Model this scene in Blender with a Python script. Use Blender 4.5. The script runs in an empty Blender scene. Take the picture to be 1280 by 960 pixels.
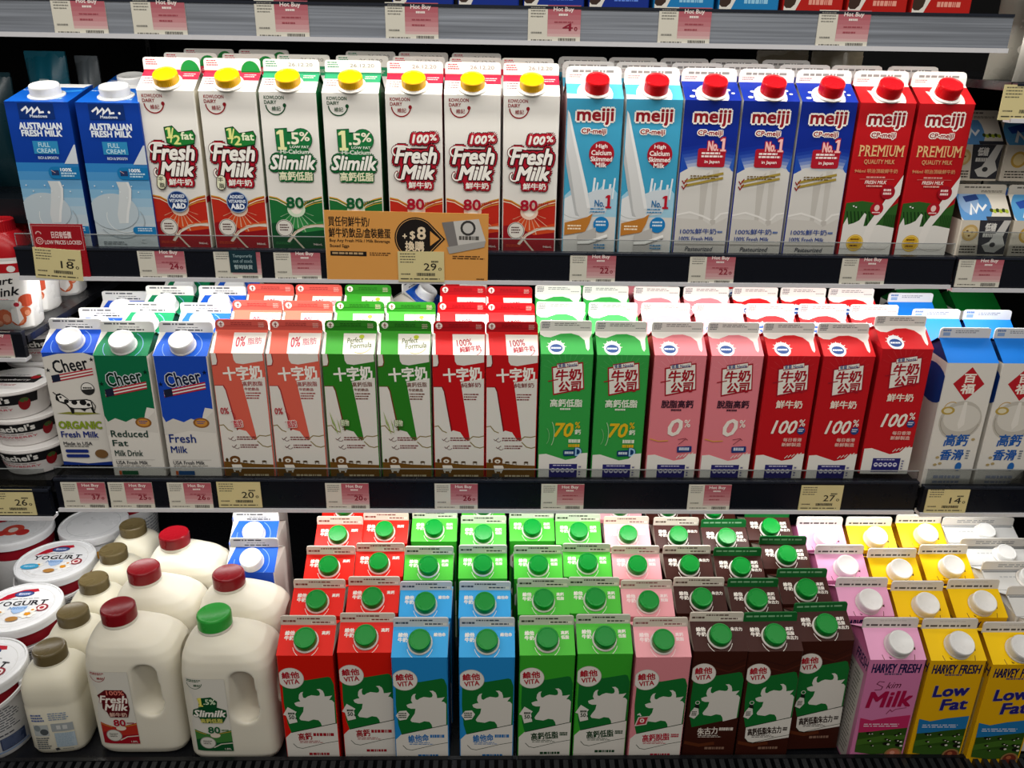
import bpy, math, random
from mathutils import Vector, Matrix
from mathutils.bvhtree import BVHTree
random.seed(7)
C = bpy.context.scene.collection
S = bpy.context.scene
RAD = math.pi / 180

# ------------------------------------------------------------------ camera, world, lights
FPX, PITCH, YAW, ROLL, CAMZ = 1050.0, 22 * RAD, 1.5 * RAD, .95 * RAD, 1.5
_F = Vector((math.sin(YAW) * math.cos(PITCH), math.cos(YAW) * math.cos(PITCH), -math.sin(PITCH)))
_R0 = Vector((math.cos(YAW), -math.sin(YAW), 0)); _U0 = _R0.cross(_F)
_R = _R0 * math.cos(ROLL) + _U0 * math.sin(ROLL)
_U = _U0 * math.cos(ROLL) - _R0 * math.sin(ROLL)
cd = bpy.data.cameras.new('camera'); cam = bpy.data.objects.new('camera', cd); C.objects.link(cam)
cd.sensor_width = 36; cd.lens = FPX / 1280 * 36; cd.clip_start = .02
m = Matrix((_R, _U, -_F)).transposed().to_4x4(); m.translation = Vector((0, 0, CAMZ)); cam.matrix_world = m
S.camera = cam

def ray(px, py): return _F + _R * ((px - 640) / FPX) - _U * ((py - 480) / FPX)
def onY(px, py, Y):
    d = ray(px, py); p = d * (Y / d.y); p.z += CAMZ; return p
def onZ(px, py, Z):
    d = ray(px, py); p = d * ((Z - CAMZ) / d.z); p.z = Z; return p

S.view_settings.view_transform = 'Standard'; S.view_settings.look = 'None'
S.view_settings.exposure = 0.0; S.view_settings.gamma = 1.0; S.view_settings.use_curve_mapping = False
W_ = bpy.data.worlds.new('store'); S.world = W_; W_.use_nodes = True
W_.node_tree.nodes['Background'].inputs[0].default_value = (1.0, .95, .88, 1)
W_.node_tree.nodes['Background'].inputs[1].default_value = .10

def area(name, loc, rx, sx, sy, power, col, spread=180):
    l = bpy.data.lights.new(name, 'AREA'); l.shape = 'RECTANGLE'; l.size = sx; l.size_y = sy; l.energy = power; l.color = col
    l.spread = spread * RAD
    o = bpy.data.objects.new(name, l); C.objects.link(o); o.location = loc; o.rotation_euler = (rx, 0, 0); return o
# shelf tubes (the tubes' light, one per lit shelf), canopy light of the case, store ceiling
area('tube_light_upper', (0, 1.066, 1.530), 8 * RAD, 1.5, .018, 1.9, (1, .97, .92), 170)
area('tube_light_middle', (0, 1.108, 1.224), 12 * RAD, 1.5, .018, 3.0, (1, .98, .95), 170)
area('tube_light_lower', (0, 1.072, .917), 14 * RAD, 1.5, .018, 2.5, (1, .98, .95), 170)
area('canopy_light', (0, .36, 2.35), 28 * RAD, 2.6, .10, 13, (1, .96, .9))
area('ceiling_light', (0, -1.3, 2.7), 52 * RAD, 3.0, .8, 26, (1, .95, .88))

# ------------------------------------------------------------------ materials
_mats = {}
def lin(h):
    h = h.lstrip('#'); o = []
    for i in (0, 2, 4):
        c = int(h[i:i + 2], 16) / 255
        o.append(c / 12.92 if c <= .04045 else ((c + .055) / 1.055) ** 2.4)
    return (*o, 1)
def M(key):
    """'#rrggbb' coated board / '#rrggbb:plastic' / ':matte' / ':metal' / ':milk' / special names"""
    if key in _mats: return _mats[key]
    m = bpy.data.materials.new(key); m.use_nodes = True; nt = m.node_tree; b = nt.nodes['Principled BSDF']
    h, _, kind = key.partition(':')
    if h == 'clear':
        for n in list(nt.nodes):
            if n.type != 'OUTPUT_MATERIAL': nt.nodes.remove(n)
        out = [n for n in nt.nodes if n.type == 'OUTPUT_MATERIAL'][0]
        t = nt.nodes.new('ShaderNodeBsdfTransparent'); t.inputs[0].default_value = (.86, .88, .88, 1)
        g = nt.nodes.new('ShaderNodeBsdfGlossy'); g.inputs['Roughness'].default_value = .12
        x = nt.nodes.new('ShaderNodeMixShader'); f = nt.nodes.new('ShaderNodeFresnel'); f.inputs[0].default_value = 1.5
        nt.links.new(f.outputs[0], x.inputs[0]); nt.links.new(t.outputs[0], x.inputs[1]); nt.links.new(g.outputs[0], x.inputs[2])
        nt.links.new(x.outputs[0], out.inputs[0])
        _mats[key] = m; return m
    col = lin(h); b.inputs['Base Color'].default_value = col
    n = nt.nodes.new('ShaderNodeTexNoise'); tc = nt.nodes.new('ShaderNodeTexCoord'); nt.links.new(tc.outputs['Object'], n.inputs['Vector'])
    mr = nt.nodes.new('ShaderNodeMapRange'); nt.links.new(n.outputs[0], mr.inputs[0]); nt.links.new(mr.outputs[0], b.inputs['Roughness'])
    n.inputs['Scale'].default_value = 40
    lo, hi = .36, .46; b.inputs['Specular IOR Level'].default_value = .2
    if kind == 'plastic': lo, hi = .24, .32; b.inputs['Specular IOR Level'].default_value = .35
    elif kind == 'matte': lo, hi = .7, .8
    elif kind == 'paper': lo, hi = .55, .65
    elif kind == 'metal': lo, hi = .28, .4; b.inputs['Metallic'].default_value = .9
    elif kind == 'brushed':  # clear rail's reflections, put into the base colour as light and dark streaks
        lo, hi = .25, .5; n.inputs['Scale'].default_value = 6
        mp = nt.nodes.new('ShaderNodeMapping'); mp.inputs['Scale'].default_value = (.6, 1, 60)
        nt.links.new(tc.outputs['Object'], mp.inputs[0]); nt.links.new(mp.outputs[0], n.inputs['Vector'])
        cr = nt.nodes.new('ShaderNodeMix'); cr.data_type = 'RGBA'
        cr.inputs[6].default_value = tuple(c * .35 for c in col[:3]) + (1,); cr.inputs[7].default_value = tuple(min(1, c * 1.5) for c in col[:3]) + (1,)
        nt.links.new(n.outputs[0], cr.inputs[0]); nt.links.new(cr.outputs[2], b.inputs['Base Color'])
        b.inputs['Metallic'].default_value = .5
    elif kind == 'milk':
        lo, hi = .32, .42
        b.inputs['Subsurface Weight'].default_value = .25; b.inputs['Subsurface Radius'].default_value = (1, .9, .7); b.inputs['Subsurface Scale'].default_value = .01
    mr.inputs['To Min'].default_value = lo; mr.inputs['To Max'].default_value = hi
    _mats[key] = m; return m

# ------------------------------------------------------------------ mesh builder
class MB:
    def __init__(s): s.v = []; s.f = []; s.m = []; s.keys = []; s.sm = []
    def k(s, key):
        if key not in s.keys: s.keys.append(key)
        return s.keys.index(key)
    def add(s, vs, fs, key, smooth=False):
        o = len(s.v); s.v += [tuple(v) for v in vs]; i = s.k(key)
        for f in fs: s.f.append(tuple(o + j for j in f)); s.m.append(i); s.sm.append(smooth)
    def box(s, x0, x1, y0, y1, z0, z1, key):
        s.add([(x0, y0, z0), (x1, y0, z0), (x1, y1, z0), (x0, y1, z0), (x0, y0, z1), (x1, y0, z1), (x1, y1, z1), (x0, y1, z1)],
              [(0, 1, 5, 4), (1, 2, 6, 5), (2, 3, 7, 6), (3, 0, 4, 7), (4, 5, 6, 7), (3, 2, 1, 0)], key)
    def prism(s, pts, y0, y1, key):
        """outline in x,z extruded along y (front y0)"""
        n = len(pts)
        s.add([(x, y0, z) for x, z in pts] + [(x, y1, z) for x, z in pts],
              [tuple(range(n)), tuple(range(2 * n - 1, n - 1, -1))] + [(i, i + n, (i + 1) % n + n, (i + 1) % n) for i in range(n)], key)
    def lathe(s, prof, n, key, cx=0, cy=0, rib=0, ribn=0, capb=True, capt=True, smooth=True, rib_from=0, rib_to=99):
        o = []
        for j, (r, z) in enumerate(prof):
            for i in range(n):
                a = 2 * math.pi * i / n
                rr = r * (1 - (rib if (rib and rib_from <= j <= rib_to and i % 2) else 0))
                o.append((cx + rr * math.cos(a), cy + rr * math.sin(a), z))
        fs = [(j * n + i, j * n + (i + 1) % n, (j + 1) * n + (i + 1) % n, (j + 1) * n + i) for j in range(len(prof) - 1) for i in range(n)]
        s.add(o, fs, key, smooth)
        if capt: s.add(o[-n:], [tuple(range(n))], key)
        if capb: s.add(o[:n], [tuple(range(n - 1, -1, -1))], key)
    def loft(s, secs, n, key, smooth=True):
        """secs: (z, hx, hy, exponent)"""
        o = []
        for z, hx, hy, e, *cx in secs:
            cx = cx[0] if cx else 0
            for i in range(n):
                a = 2 * math.pi * (i + .5) / n; c, d = math.cos(a), math.sin(a)
                o.append((cx + hx * math.copysign(abs(c) ** (2 / e), c), hy * math.copysign(abs(d) ** (2 / e), d), z))
        k = len(secs)
        fs = [(j * n + i, j * n + (i + 1) % n, (j + 1) * n + (i + 1) % n, (j + 1) * n + i) for j in range(k - 1) for i in range(n)]
        fs += [tuple(range(n - 1, -1, -1)), tuple(range((k - 1) * n, k * n))]
        s.add(o, fs, key, smooth)
    def art(s, a, O, U, V, N):
        """a: Art, panel origin at the top left corner, U and V the panel's full width and full drop, N outward"""
        O, U, V, N = Vector(O), Vector(U), Vector(V), Vector(N)
        for pts, faces, key, lay in a.items:
            s.add([O + U * p[0] + V * p[1] + N * (.00003 * lay) for p in pts], faces, key)
    def mesh(s, name, angle=35):
        me = bpy.data.meshes.new(name); me.from_pydata(s.v, [], s.f)
        for k in s.keys: me.materials.append(M(k))
        me.polygons.foreach_set('material_index', s.m); me.polygons.foreach_set('use_smooth', s.sm)
        me.update()
        if any(s.sm): me.set_sharp_from_angle(angle=angle * RAD)
        return me

# ------------------------------------------------------------------ printing (lettering and marks as thin mesh layers of a part)
_glyph = {}
def glyphs(txt, shear=0):
    if (txt, shear) in _glyph: return _glyph[(txt, shear)]
    c = bpy.data.curves.new('t', 'FONT'); c.body = txt; c.resolution_u = 2; c.shear = shear
    o = bpy.data.objects.new('t', c); C.objects.link(o)
    dg = bpy.context.evaluated_depsgraph_get()
    me = bpy.data.meshes.new_from_object(o.evaluated_get(dg))
    vs = [(v.co.x, v.co.y) for v in me.vertices]; fs = [tuple(p.vertices) for p in me.polygons]
    bpy.data.objects.remove(o); bpy.data.curves.remove(c); bpy.data.meshes.remove(me)
    x0, x1 = min(v[0] for v in vs), max(v[0] for v in vs); y0, y1 = min(v[1] for v in vs), max(v[1] for v in vs)
    r = ([((x - x0) / (x1 - x0), (y1 - y) / (y1 - y0)) for x, y in vs], fs)
    _glyph[(txt, shear)] = r; return r
def clip(pts):
    for ax, lim, sg in ((0, 0, 1), (0, 1, -1), (1, 0, 1), (1, 1, -1)):
        out = []
        for i in range(len(pts)):
            a, b = pts[i - 1], pts[i]
            ia, ib = (a[ax] - lim) * sg >= 0, (b[ax] - lim) * sg >= 0
            if ia != ib:
                t = (lim - a[ax]) / (b[ax] - a[ax]); out.append((a[0] + t * (b[0] - a[0]), a[1] + t * (b[1] - a[1])))
            if ib: out.append(b)
        pts = out
        if not pts: return []
    return pts
def one(a, u0, v0, u1, v1, c):
    w = u1 - u0; h = v1 - v0; a.poly([(u0 + w * .35, v0), (u0 + w * .75, v0), (u0 + w * .75, v0 + h * .86), (u1, v0 + h * .86), (u1, v1), (u0 + w * .05, v1), (u0 + w * .05, v0 + h * .86), (u0 + w * .32, v0 + h * .86), (u0 + w * .32, v0 + h * .2), (u0, v0 + h * .24), (u0, v0 + h * .12)], c)
class Art:
    """u 0..1 left to right, v 0..1 top to bottom; W,H in metres give the aspect"""
    def __init__(s, W, H): s.W, s.H, s.items, s.lay = W, H, [], 1
    def raw(s, pts, faces, c): s.items.append((pts, faces, c, s.lay)); 
    def poly(s, pts, c):
        s.lay += 1; p = clip(list(pts))
        if len(p) > 2: s.raw(p, [tuple(range(len(p) - 1, -1, -1))], c)
    def rect(s, u0, v0, u1, v1, c): s.poly([(u0, v0), (u1, v0), (u1, v1), (u0, v1)], c)
    def rrect(s, u0, v0, u1, v1, r, c, rot=0):
        k = s.W / s.H; p = []
        for cx, cy, a0 in ((u1 - r, v1 - r * k, 0), (u0 + r, v1 - r * k, 90), (u0 + r, v0 + r * k, 180), (u1 - r, v0 + r * k, 270)):
            for j in range(5): a = (a0 + j * 22.5) * RAD; p.append((cx + r * math.cos(a), cy + r * k * math.sin(a)))
        s.poly(s.rot(p, (u0 + u1) / 2, (v0 + v1) / 2, rot), c)
    def rot(s, p, cu, cv, d):
        if not d: return p
        c, n, k = math.cos(-d * RAD), math.sin(-d * RAD), s.W / s.H
        return [(cu + (x - cu) * c - (y - cv) / k * n, cv + ((x - cu) * n + (y - cv) / k * c) * k) for x, y in p]
    def ell(s, u, v, ru, rv, c, a0=0, a1=360, n=20):
        k = s.W / s.H
        s.poly([(u + ru * math.cos((a0 + (a1 - a0) * i / n) * RAD), v + rv * k * math.sin((a0 + (a1 - a0) * i / n) * RAD)) for i in range(n)], c)
    def line(s, pts, w, c):
        s.lay += 1; k = s.W / s.H; q = [(x, y / k) for x, y in pts]; L, Rr = [], []; closed = len(q) > 2 and abs(q[0][0] - q[-1][0]) + abs(q[0][1] - q[-1][1]) < 1e-6
        nn = []
        for (x0, y0), (x1, y1) in zip(q, q[1:]):
            d = math.hypot(x1 - x0, y1 - y0) or 1; nn.append((-(y1 - y0) / d, (x1 - x0) / d))
        for i, (x, y) in enumerate(q):
            a = nn[i - 1] if i else (nn[-1] if closed else nn[0]); b = nn[i] if i < len(nn) else (nn[0] if closed else nn[-1])
            mx, my = a[0] + b[0], a[1] + b[1]; d = math.hypot(mx, my) or 1; mx, my = mx / d, my / d; f = w / 2 / max(.5, mx * b[0] + my * b[1])
            L.append((x + mx * f, (y + my * f) * k)); Rr.append((x - mx * f, (y - my * f) * k))
        for i in range(len(q) - 1):
            p = clip([L[i], L[i + 1], Rr[i + 1], Rr[i]])
            if len(p) > 2: s.raw(p, [tuple(range(len(p)))], c)
    def arc(s, u, v, r, a0, a1, w, c, ry=None, n=14):
        k = s.W / s.H; ry = ry or r
        s.line([(u + r * math.cos((a0 + (a1 - a0) * i / n) * RAD), v + ry * k * math.sin((a0 + (a1 - a0) * i / n) * RAD)) for i in range(n + 1)], w, c)
    def text(s, t, u0, v0, u1, v1, c, b=.0, ol=None, ow=.03, sh=0, rot=0):
        """b, ow: stroke gain and outline width as a share of the panel width"""
        g, fs = glyphs(t, sh); k = s.W / s.H; b *= .6 if ord(t[0]) < 8000 else .75; ow *= .8
        base = s.rot([(u0 + x * (u1 - u0), v0 + y * (v1 - v0)) for x, y in g], (u0 + u1) / 2, (v0 + v1) / 2, rot)
        def put(d, col, n):
            s.lay += 1
            for i in range(n):
                s.lay += .3
                a = 2 * math.pi * (i + .5) / n; dx, dy = (d * math.cos(a), d * k * math.sin(a)) if d else (0, 0)
                s.raw([(x + dx, y + dy) for x, y in base], fs, col)
        if ol: put(ow, ol, 8)
        put(b, c, (4 if b < .03 else 12) if b else 1)
    def bars(s, u0, v0, u1, v1, rows, c, fill=.55, seed=1):
        """rows of print too small to read in the photograph"""
        r = random.Random(seed); s.lay += 1; h = (v1 - v0) / rows
        for j in range(rows):
            u = u0; end = u1 - r.random() * (u1 - u0) * .25
            while u < end:
                w = min((.25 + r.random()) * (u1 - u0) * .16, end - u)
                p = clip([(u, v0 + j * h), (u + w, v0 + j * h), (u + w, v0 + j * h + h * fill), (u, v0 + j * h + h * fill)])
                if len(p) > 2: s.raw(p, [tuple(range(len(p)))], c)
                u += w + (u1 - u0) * .03
    def barcode(s, u0, v0, u1, v1, c='#2b2b2b:paper', seed=3):
        r = random.Random(seed); s.lay += 1; u = u0
        while u < u1:
            w = (u1 - u0) * r.choice((.02, .035, .05)); s.raw([(u, v0), (u + w, v0), (u + w, v1), (u, v1)], [(0, 1, 2, 3)], c); u += w + (u1 - u0) * r.choice((.02, .03))

# ------------------------------------------------------------------ objects
def link(name, data, parent=None, loc=None, rot=None):
    o = bpy.data.objects.new(name, data); C.objects.link(o)
    if parent: o.parent = parent
    if loc is not None: o.location = loc
    if rot is not None: o.rotation_euler = rot
    return o
def tag(o, label, cat, group=None):
    o['label'] = label; o['category'] = cat
    if group: o['group'] = group
    return o
def struct(o): o['kind'] = 'structure'; return o
def empty(name, loc, rz=0, rx=0, ry=0):
    o = link(name, None, None, loc, (rx, ry, rz)); o.empty_display_size = .01; return o
# ------------------------------------------------------------------ gable-top carton
def cap_mesh(name, r, h, key, ribs=40, dome=.0):
    b = MB(); q = r * .93
    b.lathe([(r, 0), (r, h * .82), (r * .985, h * .92), (q, h), (q * .9, h * 1.0), (q * .86, h - .0004 + dome), (.0004, h - .0004 + dome * 1.6)], ribs * 2, key, rib=.035 if ribs < 60 else .0, rib_to=1)
    return b.mesh(name)
def collar_mesh(r0, key, f=1.25):
    b = MB(); b.lathe([(r0 * f, -.0006), (r0 * f, .0008), (r0 * 1.05, .0014), (r0 * .9, .0035), (r0 * .85, .0035)], 32, key); return b.mesh('spout_collar')
class Kind:
    def __init__(s, W, H, D, rise, fh, front, side, roof, fin, gus=None, cap=None, art=None, roofart=None, finart=None, sideart=None, finw=1.0, finr=.0035, vs_=1):
        b = MB(); c = .0012; x, y = W / 2, D / 2
        ring = [(-x + c, -y), (x - c, -y), (x, -y + c), (x, y - c), (x - c, y), (-x + c, y), (-x, y - c), (-x, -y + c)]
        n = 8; vs = [(p[0], p[1], 0) for p in ring] + [(p[0], p[1], H) for p in ring]
        keys = [front, front, side, side, side, side, side, front]
        for i in range(n):
            j = (i + 1) % n; b.add([vs[i], vs[j], vs[j + n], vs[i + n]], [(0, 1, 2, 3)], keys[i])
        b.add(vs[:n], [tuple(range(n - 1, -1, -1))], side)
        if art:
            a = Art(W - 2 * c, H); art(a)
            if vs_ != 1: a.items = [([(p[0], p[1] * vs_) for p in q], f, k, l) for q, f, k, l in a.items]
            b.art(a, (-x + c, -y, H), (W - 2 * c, 0, 0), (0, 0, -H), (0, -1, 0))
        if sideart:
            a = Art(D, H); sideart(a)
            b.art(a, (-x, y, H), (0, -D, 0), (0, 0, -H), (-1, 0, 0)); b.art(a, (x, -y, H), (0, D, 0), (0, 0, -H), (1, 0, 0))
        s.body = b.mesh('body')
        g = MB(); gus = gus or side; zr = H + rise; ia = x * .86
        g.add([(-x, -y, H), (x, -y, H), (x, -.0012, zr), (-x, -.0012, zr)], [(0, 1, 2, 3)], roof)
        g.add([(-x, y, H), (x, y, H), (x, .0012, zr), (-x, .0012, zr)], [(1, 0, 3, 2)], roof)
        g.add([(-x, -.0012, zr), (x, -.0012, zr), (x, .0012, zr), (-x, .0012, zr)], [(0, 1, 2, 3)], roof)
        for q in (-1, 1):   # folded gussets
            P = [(q * x, -y, H), (q * x, y, H), (q * ia, 0, zr - .002), (q * x, -.0012, zr), (q * x, .0012, zr)]
            g.add([(p[0], p[1] + (.0006 if p[1] < 0 else -.0006), p[2] - .0003) for p in P], [(0, 1, 2), (0, 2, 3), (1, 4, 2)], gus)
        nr = Vector((0, -rise, y)).normalized()
        if roofart:
            a = Art(W, math.hypot(y, rise)); roofart(a); g.art(a, (-x, -.0012, zr), (W, 0, 0), (0, -y + .0012, -rise), Vector((0, -rise, y - .0012)).normalized())
        s.top = g.mesh('gable_top')
        f = MB(); w = W * finw / 2; t = .0011; r = finr
        pts = [(-w, zr - .0015), (w, zr - .0015), (w, zr + fh - r), (w - r * .3, zr + fh - r * .3), (w - r, zr + fh), (-w + r, zr + fh), (-w + r * .3, zr + fh - r * .3), (-w, zr + fh - r)]
        f.prism(pts, -t, t, fin)
        if finart:
            a = Art(2 * w, fh); finart(a); f.art(a, (-w, -t, zr + fh), (2 * w, 0, 0), (0, 0, -fh), (0, -1, 0))
        s.fin = f.mesh('sealing_fin')
        s.cap = None
        if cap:
            r, h, key, ck, v, u, ribs, *cf = cap
            s.cap = cap_mesh('cap', r, h, key, ribs); s.col = collar_mesh(r, ck, *(cf or [1.2]))
            s.caploc = Vector((-x + W * u, -y * v, zr - rise * v)) + nr * .0012; s.tilt = math.atan2(rise, y)
        s.W, s.H, s.D = W, H, D
    def put(s, X, Yf, Z, label, group, cat='milk carton', name='milk_carton', rz=0, rx=0, ry=0):
        """X centre of the front face, Yf the front plane, Z the base"""
        o = empty(name, (X, Yf + s.D / 2, Z), rz, rx, ry)
        link('body', s.body, o); link('gable_top', s.top, o); link('sealing_fin', s.fin, o)
        if s.cap:
            c = link('cap', s.cap, o, s.caploc, (s.tilt, 0, 0)); link('spout_collar', s.col, c)
        return tag(o, label, cat, group)

WH = '#e6e3dc'
def stripes_date(col, date=None, seed=1):
    def f(a):
        a.bars(.05, .22, .3, .7, 3, col, .5, seed)
        if date: a.text(date, .45, .25, .85, .48, '#6b6a66', .002)
        else: a.bars(.42, .3, .85, .5, 1, '#8c8a85', .7, seed + 1)
    return f

# ---- white cartons with the smile mark
def kow(main, dark, light, block):
    def f(a):
        a.text('KOWLOON', .07, .022, .43, .043, dark, .004); a.text('DAIRY', .07, .050, .29, .071, dark, .004)
        a.arc(.27, .076, .175, 12, 178, .022, dark, .175); a.ell(.435, .079, .032, .036, dark); a.text('維記', .2, .086, .36, .113, dark, .002)
        # waves
        top = [(0, .655), (.15, .665), (.33, .70), (.45, .735), (.55, .735), (.7, .69), (.85, .668), (1, .655)]
        a.poly(top + [(1, 1), (0, 1)], main)
        a.line([(u, v - .003) for u, v in top[:4]], .022, '#c9962e'); a.line([(u, v - .003) for u, v in top[4:]], .022, '#c9962e')
        a.line([(u, v + .012) for u, v in top[:4]], .018, '#e7d9b8'); a.line([(u, v + .014) for u, v in top[4:]], .018, '#e7d9b8')
        a.line([(.55, .75), (.7, .715), (.85, .695), (1, .685)], .014, '#cf9d3b')
        a.poly([(0, .83), (.25, .815), (.6, .86), (1, .84), (1, 1), (0, 1)], dark)
        a.poly([(.45, .75), (.75, .83), (1, .81), (1, .87), (.6, .89), (.2, .82)], light)
        for k in range(9):
            t = (20 + k * 17) * RAD; L = .34 + .1 * (k % 2); a.poly([(.5, .735), (.5 + L * math.cos(t) - .012, .735 + L * .36 * math.sin(t)), (.5 + L * math.cos(t) + .012, .735 + L * .36 * math.sin(t))], '#d9a88a' if main[1] > '5' else '#9cc09a')
        a.ell(.5, .735, .17, .15, '#e9c9b4' if main[1] > '5' else '#cfe0c4'); a.ell(.5, .735, .1, .09, '#f3e9da')
        a.line([(.3, .955), (.45, .89), (.65, .852), (.85, .842), (1, .845)], .05, '#d9cfc2'); a.line([(.3, .94), (.5, .87), (.75, .838), (1, .832)], .014, '#b99a78')
        a.line([(.36, .9), (.5, .96), (.6, 1.0)], .03, '#cfc3ae')
        a.ell(.25, .86, .165, .165, '#dcd8cf'); a.arc(.25, .86, .15, 0, 360, .012, '#6e6a62', n=24); a.bars(.16, .835, .34, .885, 3, '#4e2a28', .5, 5)
        a.bars(.06, .955, .4, .975, 2, light, .4, 8); a.text('946mL', .78, .962, .95, .975, '#e8d8cf', .003)
        block(a)
    return f
def eighty(dark):
    def f(a):
        a.text('80', .33, .655, .65, .725, dark, .016); a.text('years', .66, .672, .86, .69, dark, .004, rot=8)
    return f
def freshmilk(a, red, top):
    F, Mk, C3 = (.13, .325, .9, .425), (.24, .44, .86, .525), (.37, .545, .8, .585)
    for c, g in (('#3c0a10', .125), (red, .10)):
        d = 0 if g > .11 else .012
        a.poly([(.16 + d, .33 + d), (.92 - d, .33 + d), (.9 - d, .44), (.84 - d, .53), (.78 - d, .592 - d), (.4 + d, .592 - d), (.3 + d, .54), (.2 + d, .43)], c)
        a.text('Fresh', *F, c, g, sh=.28); a.text('Milk', *Mk, c, g, sh=.28); a.text('鮮牛奶', *C3, c, g * .55)
        a.arc(.17, .35, .085, 100, 330, .055 if d == 0 else .035, c); a.arc(.2, .505, .075, 20, 250, .055 if d == 0 else .035, c)
    a.text('Fresh', *F, '#efece4', .026, '#3c0a10', .05, .28); a.text('Milk', *Mk, '#efece4', .026, '#3c0a10', .05, .28)
    a.arc(.17, .35, .085, 110, 320, .03, '#efece4'); a.line([(.16, .318), (.3, .318), (.42, .328)], .03, '#efece4'); a.arc(.2, .505, .075, 30, 240, .028, '#efece4')
    a.text('鮮牛奶', *C3, '#efece4', .006)
def half_block(a):
    freshmilk(a, '#b3152a', None)
    a.poly([(.40, .22), (.56, .21), (.66, .25), (.92, .235), (.97, .27), (.93, .325), (.6, .345), (.42, .32)], '#143d1d'); a.poly([(.42, .225), (.55, .217), (.66, .257), (.91, .242), (.95, .27), (.92, .318), (.6, .337), (.44, .315)], '#1f7a33')
    one(a, .43, .222, .55, .29, '#dfe28a'); a.line([(.57, .225), (.5, .315)], .025, '#dfe28a'); a.text('2', .56, .27, .68, .325, '#dfe28a', .012); a.text('fat', .7, .25, .92, .295, '#e9eecb', .012)
    a.rrect(.14, .515, .32, .615, .09, '#3b2a22', -8); a.rrect(.155, .52, .305, .61, .075, '#dfe0c2', -8); a.text('半', .18, .53, .27, .56, '#2e2a24', .003); a.text('脂', .19, .57, .28, .60, '#2e2a24', .003)
    a.ell(.49, .69, .2, .2, '#8fa6c8', n=28); a.ell(.49, .69, .185, .185, '#14356f', n=28); a.text('ADDED', .36, .645, .62, .665, '#d5deea', .008); a.text('VITAMINS', .33, .675, .65, .695, '#d5deea', .007); a.text('A&D', .37, .702, .62, .735, '#eef2f6', .012)
def slim_block(a):
    d = '#0c4a26'
    for c, g in ((d, .11), ('#16703a', .09)):
        o = 0 if g > .1 else .01
        a.poly([(.28 + o, .24 + o), (.8 - o, .235 + o), (.82 - o, .37), (.8 - o, .54 - o), (.28 + o, .54 - o), (.3 + o, .4)], c)
        a.text('Slimilk', .11, .39, .91, .475, c, g, sh=.3); a.text('高鈣低脂', .26, .495, .84, .545, c, g * .5); a.ell(.7, .285, .2 - o, .2 - o, c); a.poly([(.22 + o, .22 + o * .5), (.45, .215 + o * .5), (.45, .36), (.23 + o, .36)], c)
    one(a, .25, .228, .42, .352, '#e4e3a6'); a.text('.5', .44, .245, .65, .315, '#ece8d0', .016); a.text('%', .67, .24, .85, .295, '#ece8d0', .01)
    a.text('LOW FAT', .48, .325, .83, .34, '#dfe7d8', .004); a.text('Hi-Calcium', .3, .35, .82, .375, '#dfe7d8', .006)
    a.text('Slimilk', .09, .385, .93, .475, '#efece4', .02, d, .035, .3); a.text('高鈣低脂', .24, .49, .86, .545, '#e4e3c0', .008); eighty('#0f5a30')(a)
def hund_block(a):
    [(a.text('100', .46, .247, .76, .297, c, g, sh=.2), a.text('%', .79, .243, .91, .28, c, g)) for c, g in (('#3c0a10', .11), ('#b3152a', .085))]; a.text('100', .46, .247, .76, .297, '#efece4', .018, sh=.2); freshmilk(a, '#b3152a', None); a.text('100', .46, .247, .76, .297, '#efece4', .018, sh=.2); a.text('%', .79, .243, .91, .28, '#efece4', .01); eighty('#a5122a')(a)
def kroof(c, half=False):
    def f(a):
        a.rect(0, .0, 1, .26, c); a.rect(.68, .0, 1, .42, c); a.bars(.72, .1, .95, .3, 2, '#f0dcd8', .4, 4); a.bars(.06, .34, .3, .72, 3, '#7c4a52', .35, 9); a.rect(.22, .78, .28, 1, '#d9d5cc')
    return f
def kfin(c, half=False):
    def f(a):
        a.bars(.05, .14, .27, .6, 3, c, .5, 2); a.rect(0, .86, 1, 1, c)
        if half: a.ell(.82, 1.0, .17, .2, '#1d8a3c'); a.rect(.66, .9, .99, 1, '#17692e')
        else: a.text('26.12.20', .45, .25, .88, .5, '#9a948c', .002)
    return f
WK, DK = .0695, .0695
kcap = (.0150, .0125, '#f2b705:plastic', '#e9e6df:plastic', .62, .5, 40)
def K_(*a, **k): return Kind(*a, **k)
KOW = dict(W=WK, H=.193, D=DK, rise=.0205, fh=.0165)
k_half = Kind(**KOW, front=WH, side='#dcd6c4', roof=WH, fin=WH, cap=kcap, art=kow('#b92a1c', '#8f141d', '#cf4a22', half_block), roofart=kroof('#d52a45'), finart=kfin('#c23a4c', True), sideart=lambda a: (a.rect(0, .66, 1, .7, '#b5122a'), a.bars(.3, .72, .5, .95, 9, '#b5122a')), gus='#b9b2a4')
k_slim = Kind(**KOW, front=WH, side='#10733c', roof=WH, fin=WH, cap=kcap, art=kow('#1d6a35', '#0f4a28', '#2f8544', slim_block), roofart=kroof('#2f9a68'), finart=kfin('#2f8a62'))
k_full = Kind(**KOW, front=WH, side='#b0142a', roof=WH, fin=WH, cap=kcap, art=kow('#b92a1c', '#8f141d', '#cf4a22', hund_block), roofart=kroof('#cf2340'), finart=kfin('#cf3a50'))

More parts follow.
